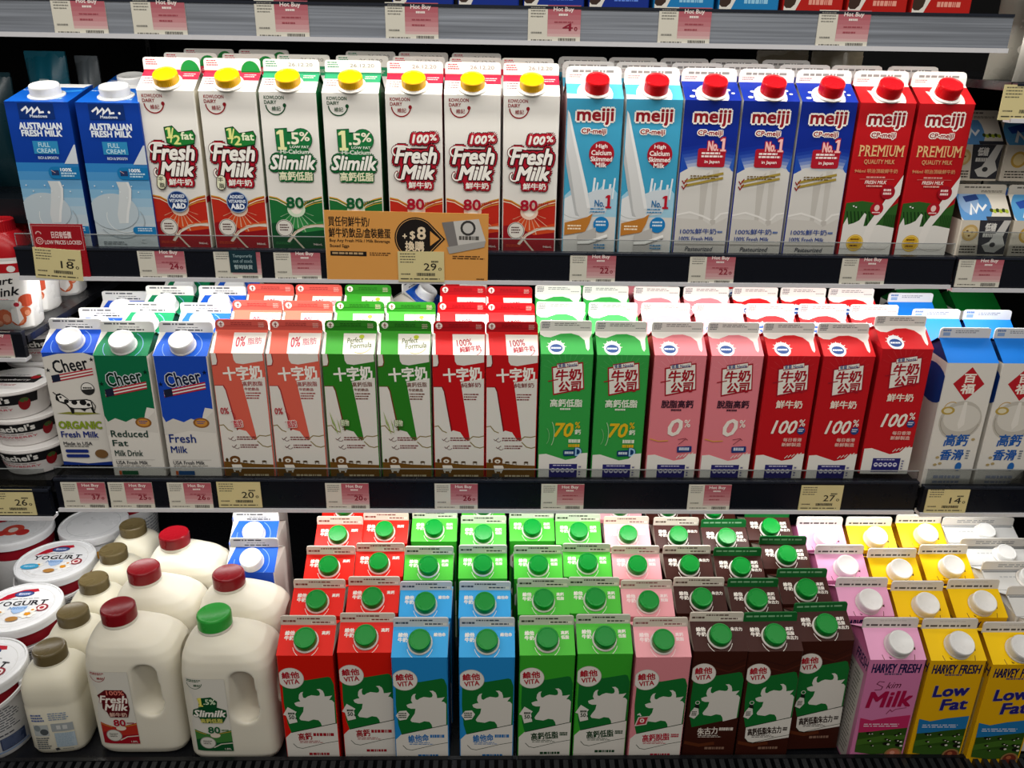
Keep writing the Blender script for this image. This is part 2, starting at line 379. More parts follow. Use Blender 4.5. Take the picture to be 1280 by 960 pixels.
# ---- cartons with the red lower-case wordmark
def wordmark(a, dy=0, dark='#8e1420'):
    a.text('meiji', .18, .062 + dy, .84, .16 + dy, dark, .022, '#f2ece2', .055); a.text('CP-meiji', .27, .186 + dy, .72, .224 + dy, '#8e1420', .008, '#f2ece2', .028)
def m_light_art(a):
    a.poly([(0, .62), (.1, .585), (.3, .6), (.5, .6), (.56, .55), (.6, .59), (.72, .55), (.76, .6), (.9, .56), (1, .6), (1, .80), (0, .80)], '#9cc8dc'); a.rect(0, .76, 1, 1, '#d2d0cb')
    for u, v, w in ((.56, .5, .02), (.62, .53, .015), (.74, .51, .018), (.86, .54, .02), (.94, .5, .015)): a.line([(u, v), (u - .03, .64)], w * 2, '#dfe6ea')
    a.poly([(.45, .6), (.6, .58), (.9, .57), (.88, .66), (.78, .74), (.5, .75)], '#c9d2d8'); a.poly([(0, .64), (.2, .6), (.4, .64), (.5, .75), (.3, .8), (0, .78)], '#dadcdc')
    a.poly([(0, .07), (.04, .09), (.14, .22), (.3, .42), (.42, .57), (.5, .7), (.46, .77), (.34, .79), (.24, .72), (.12, .5), (0, .32)], '#cfd0cf'); a.poly([(.0, .07), (.04, .09), (.14, .22), (.3, .42), (.42, .57), (.5, .7), (.44, .7), (.3, .5), (.12, .26)], '#e2e3e2'); a.poly([(0, .3), (.12, .5), (.24, .72), (.3, .76), (.22, .75), (.08, .54), (0, .4)], '#b4b6b6'); a.arc(.28, .7, .36, 15, 200, .012, '#b4b6b4', .2); wordmark(a)
    a.ell(.66, .345, .235, .235, '#a01322', n=30)
    for t, v, u0, u1 in (('High', .283, .55, .76), ('Calcium', .322, .47, .84), ('Skimmed', .362, .46, .86), ('Milk', .4, .56, .76)): a.text(t, u0, v, u1, v + .03, '#f0e2dc', .007)
    a.text('No.', .58, .645, .76, .69, '#1c6aa0', .006); one(a, .78, .612, .9, .70, '#b3152a'); a.bars(.5, .70, .84, .74, 2, '#3f86b5', .4, 2)
    a.ell(.72, .81, .15, .15, '#1979b8', n=24); a.bars(.62, .785, .82, .83, 2, '#d7e6ef', .5, 3)
    a.poly([(.02, .8), (.3, .775), (.45, .76), (.55, .735), (.5, .8), (.42, .86), (.02, .885)], '#b9772f'); a.bars(.08, .815, .4, .855, 2, '#f3e0c2', .5, 6)
    a.poly([(.28, .88), (.62, .83), (.66, 1), (.28, 1)], '#b5b2ad'); a.line([(.28, .935), (.5, .93), (.85, .885)], .05, '#efeeea'); a.line([(.28, .95), (.5, .948), (.85, .905)], .012, '#55524e'); a.bars(.6, .945, .85, .985, 2, '#3f86b5', .5, 9)
def m_blue_art(a):
    cs = ['#0f2c8e', '#173896', '#2b4ba5', '#4a66b0', '#7488bc', '#a0aac6', '#c4c6cc']
    for i, c in enumerate(cs): a.poly([(.0, .3 + .022 * i), (.5, .27 + .022 * i), (1, .3 + .022 * i), (1, 1), (0, 1)], c)
    a.poly([(0, .33), (.15, .44), (.0, .47)], '#1c48a6'); a.poly([(1, .33), (.92, .42), (1, .46)], '#2a58b0')
    a.poly([(0, .46), (.2, .42), (.5, .44), (.85, .42), (1, .45), (1, 1), (0, 1)], '#cfccc6'); a.poly([(.4, .5), (.44, .78), (.52, .78), (.56, .45)], '#bdb9b2'); a.poly([(.62, .44), (.66, .8), (.74, .78), (.74, .44)], '#c0bcb5')
    a.line([(0, .74), (.25, .72), (.5, .745), (.72, .78), (.85, .73), (1, .72)], .035, '#e2dfda'); a.poly([(.66, .77), (.76, .77), (.78, .84), (.72, .85)], '#bab5ae'); a.poly([(0, .76), (.5, .77), (.7, .81), (1, .75), (1, 1), (0, 1)], '#c6c2bb')
    wordmark(a)
    a.rrect(.3, .30, .82, .42, .04, '#a8182a'); a.text('No.', .48, .255, .67, .315, '#eeb9b4', .014, '#a8182a', .03); one(a, .69, .225, .83, .325, '#a8182a'); one(a, .705, .235, .815, .318, '#eeb9b4')
    a.bars(.37, .325, .78, .365, 2, '#f0dcd8', .6, 5); a.text('in Japan', .44, .375, .72, .4, '#f0dcd8', .005)
    for k in range(2): a.line([(.1, .515 + .03 * k), (.82, .46 + .03 * k)], .045, '#a08a3c'); a.line([(.05, .51 + .035 * k), (.09, .53 + .035 * k), (.15, .495 + .035 * k)], .02, '#8e1420')
    a.bars(.2, .475, .78, .505, 2, '#6a5220', .5, 4)
    a.text('100%鮮牛奶', .1, .83, .8, .868, '#1c3f8a', .003); a.bars(.82, .845, .92, .862, 1, '#4a66a0', .8); a.text('100% Fresh Milk', .09, .885, .76, .916, '#1c3f8a', .003); a.text('Pasteurized', .22, .955, .76, .985, '#3a3f4a', .003, sh=.2)
    a.rect(0, .935, 1, .94, '#9a968f')
def serif(a, t, u0, v0, u1, v1, c, b):
    wd = {'I': .38, 'M': 1.2, 'E': .78, 'P': .8, 'R': .92, 'O': 1.05, 'G': 1.05, 'Y': .95, 'T': .9, 'U': 1.0}; k = (u1 - u0) / (sum(wd.get(x, 1) for x in t) + .22 * (len(t) - 1)); u = u0; h = (v1 - v0) * .035
    for x in t:
        w = wd.get(x, 1) * k; a.text(x, u + (w * .3 if x == 'I' else 0), v0, u + w * (.7 if x == 'I' else 1), v1, c, b)
        for s0, s1, top in {'I': ((-.1, 1.1, 2),), 'P': ((-.15, .35, 2),), 'R': ((-.15, .3, 2), (.75, 1.1, 1)), 'E': ((-.15, .2, 2),), 'M': ((-.12, .22, 2), (.78, 1.12, 2)), 'U': ((-.15, .3, 0), (.7, 1.15, 0)), 'Y': ((-.1, .3, 0), (.7, 1.1, 0), (.3, .7, 1)), 'T': ((.3, .7, 1),)}.get(x, ()):
            if top in (0, 2): a.rect(u + w * s0, v0 - h, u + w * s1, v0 + h, c)
            if top in (1, 2): a.rect(u + w * s0, v1 - h, u + w * s1, v1 + h, c)
        u += w + .22 * k
def m_prem_art(a):
    wordmark(a)
    serif(a, 'PREMIUM', .1, .268, .92, .335, '#dcb37c', .006); a.text('QUALITY MILK', .21, .357, .79, .39, '#d0a070', .003); a.text('946ml 明治頂級鮮牛奶', .06, .418, .88, .445, '#cf9a6c', .002)
    a.bars(.3, .468, .68, .48, 1, '#d9a79a', .7); a.rect(.18, .484, .84, .486, '#c98a80'); a.text('FRESH MILK', .29, .494, .7, .516, '#f0ddd4', .004, sh=.15); a.bars(.33, .525, .66, .538, 1, '#d9a79a', .8, 4)
    a.poly([(0, .645), (.3, .63), (.7, .65), (.75, .70), (1, .64), (1, .84), (0, .84)], '#2e5c25')
    for k in range(7): a.line([(.04 + .07 * k, .7), (.1 + .075 * k, .80)], .022, '#143312'); a.line([(.78 + .035 * k, .72), (.8 + .03 * k, .8)], .012, '#143312')
    for u, v in ((.15, .665), (.2, .672), (.55, .66), (.6, .67)): a.ell(u, v, .02, .014, '#e8e6e0', n=8); a.ell(u + .025, v, .012, .01, '#1b1a18', n=8)
    a.poly([(0, .79), (.06, .74), (.1, .79), (.2, .78), (.3, .76), (.38, .71), (.42, .72), (.4, .8), (.7, .79), (1, .81), (1, 1), (0, 1)], '#dcd9d3')
    a.poly([(1, .455), (1, .585), (.62, .80), (.52, .95), (.38, .96), (.46, .80), (.8, .58)], '#e2ded8'); a.arc(.7, .9, .3, 20, 200, .01, '#b9b6b0', .2)
    a.ell(.76, .57, .135, .135, '#9c1222', n=24); a.bars(.67, .548, .86, .595, 2, '#efd4cf', .6, 2); a.ell(.6, .68, .125, .125, '#a81624', n=24); a.ell(.6, .675, .05, .06, '#e6c4bd'); a.bars(.52, .702, .68, .715, 1, '#efd4cf', .6)
    a.ell(.28, .915, .165, .165, '#d1a52c', n=26); a.arc(.28, .915, .145, 0, 360, .01, '#f0d77a', n=24); a.bars(.19, .885, .37, .95, 3, '#5a3012', .5, 7)
    a.rect(0, .955, .9, .958, '#a8a49c')
def splash(c):
    def f(a):
        a.ell(.5, .72, .3, .34, c)
        for u, v, r in ((.2, .5, .045), (.14, .8, .05), (.8, .45, .05), (.88, .62, .035), (.72, .9, .04), (.25, .92, .05)): a.ell(u, v, r, r * .7, c, n=10)
    return f
def mroof_light(a): a.poly([(0, 0), (1, 0), (1, .22), (0, .22)], WH); a.ell(.5, .72, .32, .4, '#eef2f2'); a.poly([(0, .75), (.25, .8), (.2, 1), (0, 1)], '#dfeef2')
def mroof_red(a): a.rect(0, 0, 1, .12, WH); a.poly([(.2, .35), (.34, .4), (.38, .7), (.5, .96), (.7, .96), (.78, .7), (.84, .55), (.8, .8), (.68, 1), (.4, 1), (.26, .75)], '#ece8e0'); a.ell(.54, .68, .3, .38, '#ece8e0'); a.bars(.45, .93, .68, .985, 1, '#55504a', .8)
def mfin(a): a.bars(.12, .28, .9, .5, 1, '#8d8a86', .8, 3); a.bars(.06, .62, .3, .9, 2, '#b98f90', .5, 4); a.rect(0, .55, 1, .58, '#d5d2cb')
mcap = (.0150, .0165, '#cf1018:plastic', '#ebe8e2:plastic', .60, .53, 64)
MEI = dict(W=.0700, H=.191, D=.0700, rise=.0205, fh=.0160, fin='#e9e6e0', cap=mcap, finart=mfin, finr=.006)
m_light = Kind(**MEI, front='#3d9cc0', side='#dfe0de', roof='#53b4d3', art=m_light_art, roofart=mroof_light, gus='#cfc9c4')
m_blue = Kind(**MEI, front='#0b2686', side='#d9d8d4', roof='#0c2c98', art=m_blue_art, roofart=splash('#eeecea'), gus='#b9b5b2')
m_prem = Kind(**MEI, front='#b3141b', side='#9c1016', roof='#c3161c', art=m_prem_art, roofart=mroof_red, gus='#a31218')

# ---- blue slant-top carton
def meadow_art(a):
    a.rect(0, 0, 1, .405, '#0a3a98')
    cs = ['#2f7fc0', '#4a90c6', '#649fca', '#7eaecd', '#96b9d0', '#a8c1d0', '#b4c5cf', '#bcc8ce', '#bfc9cd', '#c0c9cc']
    for i, c in enumerate(cs): a.rect(0, .405 + .06 * i, 1, 1, c)
    a.poly([(.78, .41), (.98, .28), (1, .28), (1, .41)], '#c9d1d9'); a.rect(.2, .01, .76, .112, '#0a2c6c')
    a.line([(.25, .06), (.33, .035), (.35, .05), (.33, .072), (.42, .04), (.44, .052), (.42, .074), (.51, .04), (.53, .055), (.53, .07), (.6, .066)], .03, '#e8eaee'); a.ell(.68, .068, .02, .02, '#e8eaee'); a.text('Meadows', .37, .084, .64, .103, '#cfd8e6', .004)
    a.text('AUSTRALIAN', .17, .138, .84, .18, '#dfe6ee', .012); a.text('FRESH MILK', .19, .187, .82, .226, '#dfe6ee', .012)
    a.rect(.33, .258, .73, .345, '#2c86b8'); a.text('FULL', .42, .268, .6, .298, '#b5d8e6', .004); a.text('CREAM', .38, .308, .68, .338, '#b5d8e6', .004); a.text('RICH & SMOOTH', .38, .362, .7, .38, '#c3d2e2', .003)
    a.rrect(.5, .43, 1.1, .515, .09, '#1673ad'); a.rect(.55, .455, .67, .49, '#22355f'); a.line([(.55, .455), (.61, .473)], .01, '#c9a0a0'); a.text('100%', .7, .44, .88, .462, '#e6eef3', .006); a.bars(.7, .47, .96, .505, 2, '#b9d8e8', .6)
    a.ell(.35, .74, .4, .3, '#b4c2ca', n=30); a.poly([(.46, .53), (.66, .53), (.69, .58), (.66, .66), (.6, .74), (.56, .82), (.41, .825), (.40, .76), (.46, .66), (.49, .58)], '#c9cfd1'); a.poly([(.62, .53), (.66, .53), (.69, .58), (.66, .66), (.6, .74), (.56, .82), (.52, .82), (.56, .74), (.63, .64), (.65, .58)], '#dadddd'); a.arc(.45, .8, .38, -30, 150, .012, '#9aa6ac', .3); a.arc(.5, .78, .28, 40, 200, .01, '#d9dede', .25)
    for k in range(8): a.ell(.1 + .1 * k, .56 + .04 * (k % 3), .012, .012, '#d9e2e6', n=6)
    a.rrect(.62, .845, 1.1, .9, .06, '#1a77b0'); a.bars(.7, .855, .95, .885, 2, '#cfe0ea', .5, 3); a.rect(0, .905, 1, .91, '#8b969b'); a.bars(.1, .955, .5, .985, 2, '#5f686c', .4, 5); a.text('C', .72, .93, .8, .96, '#d0d6d8', .004)
class Slant:
    W, D, H, RISE = .0765, .075, .178, .017
    def __init__(s):
        W, D, H, r = s.W / 2, s.D / 2, s.H, s.RISE; b = MB()
        vs = [(-W, -D, 0), (W, -D, 0), (W, D, 0), (-W, D, 0), (-W, -D, H), (W, -D, H), (W, D, H + r), (-W, D, H + r)]
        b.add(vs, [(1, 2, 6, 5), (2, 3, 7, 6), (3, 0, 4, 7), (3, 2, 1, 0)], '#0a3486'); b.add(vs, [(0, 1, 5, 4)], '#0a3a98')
        a = Art(2 * W, H); meadow_art(a); b.art(a, (-W, -D, H), (2 * W, 0, 0), (0, 0, -H), (0, -1, 0))
        a = Art(2 * D, H); a.bars(.55, .5, .8, .97, 16, '#9db8d8', .6, 4); b.art(a, (W, -D, H), (0, 2 * D, 0), (0, 0, -H), (1, 0, 0))
        s.body = b.mesh('body')
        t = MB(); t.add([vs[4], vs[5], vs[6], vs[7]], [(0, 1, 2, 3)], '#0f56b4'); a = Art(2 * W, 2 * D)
        a.poly([(.0, 0), (1, 0), (.93, .2), (.07, .2)], '#e9e9e6'); a.poly([(.5, .45), (.95, .3), (.98, .4), (.55, .55)], '#2b80cf'); a.line([(.02, .36), (.4, .36)], .02, '#cfdcea'); a.bars(.55, .78, .85, .88, 1, '#7fb2e0', .7)
        t.art(a, (-W, D, H + r), (2 * W, 0, 0), (0, -2 * D, -r), Vector((0, -r, 2 * D)).normalized())
        s.top = t.mesh('slanted_top')
        s.cap = cap_mesh('cap', .0178, .0135, '#e9e9e6:plastic', 64); s.col = collar_mesh(.0175, '#dfe0de:plastic')
    def put(s, X, Yf, Z, label, group, rz=0):
        o = empty('milk_carton', (X, Yf + s.D / 2, Z), rz); link('body', s.body, o); link('slanted_top', s.top, o)
        c = link('cap', s.cap, o, (.002, -.012, s.H + s.RISE * .36), (math.atan2(s.RISE, s.D), 0, 0)); link('spout_collar', s.col, c)
        return tag(o, label, 'milk carton', group)
meadow = Slant()

# ---- cartons with a script name over a striped ribbon
def cheer(top, org, name1, name2, colr, foot):
    def f(a):
        if org:
            a.poly([(0, 0), (1, 0), (1, .03), (.8, .0), (.3, .01), (0, .04)], top)
        else:
            a.poly([(.0, 0), (1, 0), (1, .42), (.85, .41), (.8, .46), (.75, .53), (.55, .5), (.4, .53), (.2, .5), (.05, .53), (0, .48)], top)
            a.poly([(0, .48), (.05, .53), (.2, .5), (.4, .53), (.55, .5), (.75, .53), (1, .44), (1, .62), (.5, .6), (0, .64)], '#d0ccc4'); a.ell(.74, .535, .16, .11, '#8a5a2a'); a.ell(.74, .535, .12, .08, '#c58a3c'); a.bars(.65, .52, .83, .55, 2, '#2a4a8a', .5)
        ink = '#1a1c22' if org else '#0f1a3a' if top[1:3] == '1a' else '#0c2a1c'
        dy = 0.0 if org else .07
        a.text('Cheer', .16, .05 + dy, .84, .16 + dy, ink, .012, None if org else '#c9cfd6', .028, 0, 9)
        for u, v in ((.06, .15), (.93, .055)): a.text('★', u - .05, v + dy - .02, u + .05, v + dy + .02, ink)
        for k in range(5): a.line([(.1, .205 + dy + .012 * k), (.92, .135 + dy + .012 * k)], .026, '#b8283a' if k % 2 == 0 else '#e8e4dc')
        a.poly([(.1, .197 + dy), (.26, .183 + dy), (.27, .243 + dy), (.11, .257 + dy)], '#1c2238')
        if org:
            a.ell(.76, .31, .135, .135, '#2a2a2a', n=24); a.ell(.76, .31, .12, .12, WH, n=24); a.ell(.76, .31, .12, .12, '#2a2a2a', 0, 180); a.bars(.67, .295, .85, .31, 1, '#2a2a2a', .9)
            a.poly([(.06, .53), (.3, .515), (.8, .52), (.93, .53), (.5, .542)], '#8a8a3a')
            a.poly([(.12, .36), (.2, .35), (.27, .37), (.36, .41), (.7, .4), (.79, .41), (.81, .5), (.83, .525), (.78, .525), (.75, .48), (.66, .49), (.62, .51), (.55, .49), (.42, .49), (.41, .53), (.36, .53), (.34, .49), (.28, .45), (.17, .43), (.1, .41), (.1, .39)], '#1b1b1b')
            a.poly([(.14, .375), (.22, .365), (.28, .385), (.37, .42), (.69, .41), (.77, .42), (.78, .47), (.65, .48), (.42, .48), (.35, .47), (.28, .43), (.17, .42)], '#e9e6df')
            for u, v, r in ((.3, .42, .05), (.45, .43, .06), (.62, .43, .07), (.72, .45, .04), (.2, .385, .025)): a.ell(u, v, r, r * .9, '#1b1b1b', n=9)
            a.line([(.8, .42), (.85, .46), (.82, .5)], .015, '#1b1b1b'); a.line([(.12, .36), (.07, .34)], .02, '#1b1b1b')
            a.text('ORGANIC', .06, .6, .9, .665, '#8aa02c', .012, '#6b7f22', .014); a.text('Fresh Milk', .07, .69, .8, .745, '#1c2f7c', .008)
            a.rect(.07, .76, .8, .762, '#9a978f'); a.text('Made in USA', .08, .785, .65, .815, '#24262c', .004); a.bars(.09, .822, .6, .835, 1, '#4a4a4a', .6)
            a.rrect(.09, .855, .55, .885, .03, '#1d2f7a'); a.rrect(.09, .9, .55, .93, .03, '#1d2f7a'); a.ell(.8, .895, .13, .1, '#7a5a36'); a.poly([(0, .965), (.5, .985), (1, .965), (1, 1), (0, 1)], '#16307f')
        else:
            for k, (t, v, h, w) in enumerate(name1): a.text(t, .07, v, .07 + w, v + h, colr, .007)
            for t, v, h, w in name2: a.text(t, .08, v, .08 + w, v + h, colr, .004)
            a.rect(.07, .845, .85, .847, '#8a8780'); a.text('USA Fresh Milk', .08, .855, .7, .885, '#3a3c40', .003); a.bars(.08, .893, .8, .915, 2, '#77746e', .4); a.rect(.1, .94, .15, .975, '#c05a2a'); a.rrect(.16, .94, .48, .975, .01, '#1d4f86' if top[1:3] == '1a' else '#1a5a38')
    return f
def cheer_roof(c):
    def f(a):
        a.poly([(.12, 0), (1, 0), (1, 1), (.0, 1), (.02, .6)], c); a.arc(.5, .6, .36, -60, 70, .012, '#7fa2d8'); a.arc(.5, .6, .36, 110, 190, .012, '#7fa2d8')
    return f
def cheer_fin(a): a.bars(.08, .15, .85, .4, 1, '#55565a', .6, 2); a.bars(.35, .5, .75, .62, 1, '#77777a', .6); a.bars(.3, .72, .9, .9, 1, '#3c3d42', .7, 5)
ccap = (.0158, .0140, '#e9e9e8:plastic', '#e4e4e2:plastic', .60, .52, 64, 1.06)
CHE = dict(W=.0700, H=.1775, D=.0700, rise=.021, fh=.0145, fin='#d9d8d4', cap=ccap, roof='#dcdad4', side='#d6d2ca', finart=cheer_fin)
c_org = Kind(**{**CHE, 'H': .1640}, front='#dcd8d0', art=cheer('#1a48b4', True, 0, 0, '', 0), roofart=cheer_roof('#1a4ec0'))
c_green = Kind(**CHE, front='#dcd8d0', art=cheer('#0f6b44', False, [('Reduced', .60, .055, .72), ('Fat', .68, .05, .3)], [('Milk Drink', .765, .05, .55)], '#1f3d34', 0), roofart=cheer_roof('#0d7a4c'), gus='#0d5a3a')
c_blue = Kind(**CHE, front='#dcd8d0', art=cheer('#1a48b4', False, [('Fresh', .63, .07, .52), ('Milk', .73, .055, .32)], [], '#1d3478', 0), roofart=cheer_roof('#1a5ac8'))

# ---- cartons with a diagonal colour band
def cross(c, d, sub, badge):
    def f(a):
        a.poly([(0, 0), (.1, 0), (.11, .06), (.1, .085), (0, .09)], '#dedad2'); a.line([(.1, 0), (.115, .06), (.09, .09), (0, .095)], .02, d)
        a.poly([(.42, 0), (1, 0), (1, .055), (.6, .082), (.47, .075), (.43, .05)], '#dedad2')
        a.poly([(0, .245), (.18, .245), (.22, .28), (.38, .64), (0, .64)], d); a.poly([(0, .25), (.16, .25), (.2, .285), (.35, .64), (0, .64)], '#dedad2')
        a.poly([(.54, .21), (1, .18), (1, .75), (.72, .68)], '#dedad2')
        # clouds and ground
        cl = [(0, .565), (.08, .56), (.16, .6), (.28, .62), (.38, .595), (.52, .61), (.62, .67), (.72, .68), (.82, .66), (1, .66), (1, 1), (0, 1)]
        a.poly(cl, '#dedad2'); a.line([(0, .565), (.08, .56), (.16, .6), (.25, .615)], .022, '#8a7a4a'); a.line([(.68, .675), (.78, .645), (.9, .65), (1, .64)], .022, '#8a7a4a'); a.line([(.72, .69), (.82, .73), (.92, .74), (1, .73)], .022, '#8a7a4a')
        a.text('十字奶', .2, .098, .95, .2, '#f0ede4', .016, rot=4); a.text(sub[0], .55, .213, .94, .25, d, .002, rot=2); a.text(sub[1], .58, .262, .58 + .07 * len(sub[1]), .285, d, .002) if len(sub) > 1 else None
        a.bars(.6, .3, .92, .36, 3, d, .45, 4)
        for k in range(2):
            v = .665 + .065 * k; a.line([(.15 + .05 * k, v), (.18 + .05 * k, v + .014), (.25 + .05 * k, v - .01)], .012, '#5a2a2a'); a.arc(.25 + .05 * k, v + .005, .05, 20, 160, .01, '#5a2a2a'); a.bars(.32 + .05 * k, v - .012, .72 + .05 * k, v + .024, 2, '#7a3a3a', .5, 3 + k)
        a.poly([(0, .86), (.3, .865), (.6, .88), (1, .885), (1, 1), (0, 1)], '#6f4c1c'); a.ell(.23, .84, .105, .075, '#6a4420'); a.rect(.13, .845, .33, .88, '#6a4420'); a.ell(.23, .85, .06, .045, '#e3dccd'); a.ell(.23, .852, .025, .02, '#6a4420', n=8)
        a.poly([(.15, .885), (.34, .885), (.36, .905), (.33, .935), (.17, .935)], '#e8e2d6'); a.rect(.18, .93, .21, .948, '#e8e2d6'); a.rect(.29, .93, .32, .948, '#e8e2d6')
        for u in (.43, .58, .82): a.ell(u, .856, .05, .02, '#4a3312', n=8); a.rect(u - .04, .86, u - .03, .877, '#4a3312'); a.rect(u + .03, .86, u + .04, .877, '#4a3312')
        a.ell(.07, .845, .03, .045, '#4a3312', n=8); a.rrect(.12, .955, .27, .99, .02, '#40403c'); a.bars(.38, .965, .92, .985, 1, '#cdbf9c', .7, 3)
        badge(a)
    return f
def b_zero(a): a.text('0%', .06, .42, .22, .47, '#b01c2e', .006); a.arc(.22, .49, .12, -70, 80, .008, '#b01c2e'); a.text('脂肪', .29, .52, .47, .575, '#c03040', .006, '#e8e0d6', .02, 0, 6)
def b_leaf(a):
    for u, v, k in ((.06, .44, 1), (.12, .5, 1), (.2, .5, .8)): a.poly([(u, v), (u + .04, v + .05), (u + .09 * k, v + .13), (u + .05, v + .1)], '#8aa63a')
    a.text('穀物', .28, .51, .44, .56, '#d8e0c0', .004, '#4a6a2a', .014); a.bars(.3, .57, .45, .6, 2, '#3a5a22', .4)
def b_none(a): pass
def cross_roof(c, mark):
    def f(a):
        a.poly([(0, 0), (1, 0), (1, 1), (0, 1)], c); a.poly([(.37, .12), (.99, .12), (.99, 1), (.4, 1)], '#e6e2da'); a.poly([(0, .05), (.04, .1), (.07, 1), (0, 1)], '#e6e2da'); mark(a)
    return f
def mk_zero(a): a.text('0%', .44, .3, .62, .72, '#b8334a', .008, sh=.2, rot=8); a.text('脂肪', .66, .34, .92, .62, '#c0707c', .004, rot=8)
def mk_formula(a): a.text('Perfect', .45, .3, .75, .52, '#5c6a3c', .004, sh=.2, rot=6); a.text('Formula', .52, .52, .92, .74, '#5c6a3c', .004, sh=.2, rot=6); a.arc(.72, .62, .2, 20, 120, .012, '#b0a53a'); a.ell(.72, .26, .05, .05, '#b9c43a')
def mk_full(a): a.text('100%', .46, .34, .74, .62, '#a8283a', .006, rot=8); a.text('純鮮牛奶', .52, .62, .92, .86, '#a8283a', .005, rot=8); a.arc(.72, .7, .22, 10, 120, .012, '#a8283a')
def cross_fin(d):
    def f(a):
        a.ell(.11, .45, .065, .065, '#e8e2da', n=18); a.line([(.11, .25), (.11, .7)], .018, '#7a2a2a'); a.line([(.08, .42), (.14, .42)], .018, '#7a2a2a'); a.bars(.3, .28, .72, .62, 2, d, .4, 3); a.bars(.82, .3, .95, .8, 4, '#d9b9b0', .35, 6); a.rect(0, .6, 1, .63, d)
    return f
CRO = dict(W=.0690, H=.182, D=.0690, rise=.021, fh=.0140, finr=.005)
x_pink = Kind(**CRO, front='#d8604e', side='#dcd6ce', roof='#d8604e', fin='#c4544a', art=cross('#d8604e', '#9a2c30', ('高鈣脫脂', '牛奶飲品'), b_zero), roofart=cross_roof('#d8604e', mk_zero), finart=cross_fin('#8e2f30'), gus='#e0dcd6')
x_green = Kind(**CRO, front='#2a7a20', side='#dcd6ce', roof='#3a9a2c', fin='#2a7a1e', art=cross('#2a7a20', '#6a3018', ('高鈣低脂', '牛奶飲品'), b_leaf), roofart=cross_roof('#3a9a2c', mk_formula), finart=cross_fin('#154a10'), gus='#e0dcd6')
x_red = Kind(**CRO, front='#c0141a', side='#c4bcb2', roof='#c81a1c', fin='#a8141c', art=cross('#c0141a', '#7a1014', ('純鮮奶',), b_none), roofart=cross_roof('#c81a1c', mk_full), finart=cross_fin('#7a0e14'), gus='#e0dcd6')

# ---- cartons with the tilted white name box
def nest(c, title, tcol, big):
    def f(a):
        for k in range(12):
            t = (-170 + k * 15) * RAD; a.poly([(.5, .16), (.5 + .5 * math.cos(t) - .008, .16 + .18 * math.sin(t)), (.5 + .5 * math.cos(t) + .008, .16 + .18 * math.sin(t))], {'#359c46': '#50ac5e', '#e2808a': '#e8949c', '#bd1820': '#c7343a'}[c])
        a.poly([(.2, .095), (.82, .055), (.87, .265), (.25, .315)], '#a01a28'); a.poly([(.23, .105), (.8, .068), (.845, .255), (.27, .302)], '#e8e4da')
        a.poly([(.3, .07), (.72, .045), (.73, .085), (.31, .112)], '#a01a28'); a.poly([(.31, .078), (.71, .053), (.72, .08), (.32, .105)], '#e8e4da'); a.text('雀巢 Nestlé', .33, .064, .7, .096, '#22407a', .003, rot=4)
        a.text('牛奶', .29, .112, .8, .198, '#a01a28', .014, rot=4, sh=.1); a.text('公司', .36, .205, .8, .283, '#a01a28', .014, rot=4, sh=.1); a.line([(.14, .205), (.34, .19)], .022, '#a01a28')
        a.text(title, .2 if len(title) > 3 else .27, .345, .84 if len(title) > 3 else .8, .405, tcol, .008); a.bars(.4, .415, .62, .432, 1, tcol, .8) if len(title) > 3 else None
        big(a)
        w = [(0, .79), (.15, .785), (.35, .81), (.55, .835), (.75, .82), (.85, .78), (1, .775), (1, 1), (0, 1)]; a.poly(w, '#e9e6de')
        if c != '#359c46':
            for k in range(5): a.line([(.6 + .07 * k, .815 - .006 * k), (.66 + .07 * k, .79 - .006 * k)], .016, '#e3dfd6')
        a.rect(.22, .868, .8, .985, '#2c2a70'); a.bars(.3, .876, .7, .888, 1, '#c9c6e0', .7); a.rect(.24, .96, .76, .965, '#2c2a70')
        for k in range(5): a.ell(.3 + .1 * k, .922, .045, .05, '#d9d6e6', n=10); a.rect(.275 + .1 * k, .915, .325 + .1 * k, .925, '#3a3880')
        a.rect(.82, .875, .9, .98, '#e3dfd6'); a.bars(.83, .885, .88, .97, 4, '#3a3880', .6)
    return f
def big70(a):
    a.text('70', .3, .535, .68, .645, '#e3b522', .02, sh=.2); a.text('%', .72, .525, .82, .575, '#e3b522', .006); a.text('鈣', .72, .585, .84, .625, '#e8ecd8', .005); a.bars(.6, .665, .85, .7, 1, '#e6ecd8', .8, 3); a.bars(.6, .705, .85, .735, 1, '#e3b522', .8, 4); a.arc(.2, .62, .1, -60, 60, .015, '#a9d0a0', .3); a.arc(.1, .64, .1, -60, 60, .012, '#7ab87a', .2)
    a.rrect(.5, .75, .85, .8, .03, '#173a6a', 4); a.text('D', .75, .735, .87, .8, '#9cc8e8', .012, '#173a6a', .025); a.bars(.53, .765, .72, .79, 1, '#cfdcea', .8)
def big0(a):
    a.text('0', .38, .495, .66, .63, '#efe6dc', .022, sh=.2); a.text('%', .7, .5, .82, .56, '#efe6dc', .006); a.line([(.02, .655), (.2, .675), (.4, .67)], .02, '#d9a03c'); a.line([(.6, .66), (.75, .65), (.8, .665)], .012, '#7a2a3a'); a.line([(.62, .7), (.76, .655)], .012, '#7a2a3a'); a.rrect(.6, .715, .9, .765, .02, '#243a78', 3); a.bars(.64, .725, .86, .755, 1, '#cfd6e6', .8)
def big100(a):
    a.text('100', .25, .505, .76, .61, '#efe8dc', .016, sh=.3); a.text('%', .8, .495, .92, .55, '#efe8dc', .005); a.ell(.86, .585, .085, .085, '#24407c'); a.bars(.8, .57, .92, .6, 2, '#cfd6e6', .6); a.text('每日香港', .52, .645, .9, .675, '#e8c0b4', .003); a.text('新鮮製造', .5, .685, .9, .715, '#e8c0b4', .003)
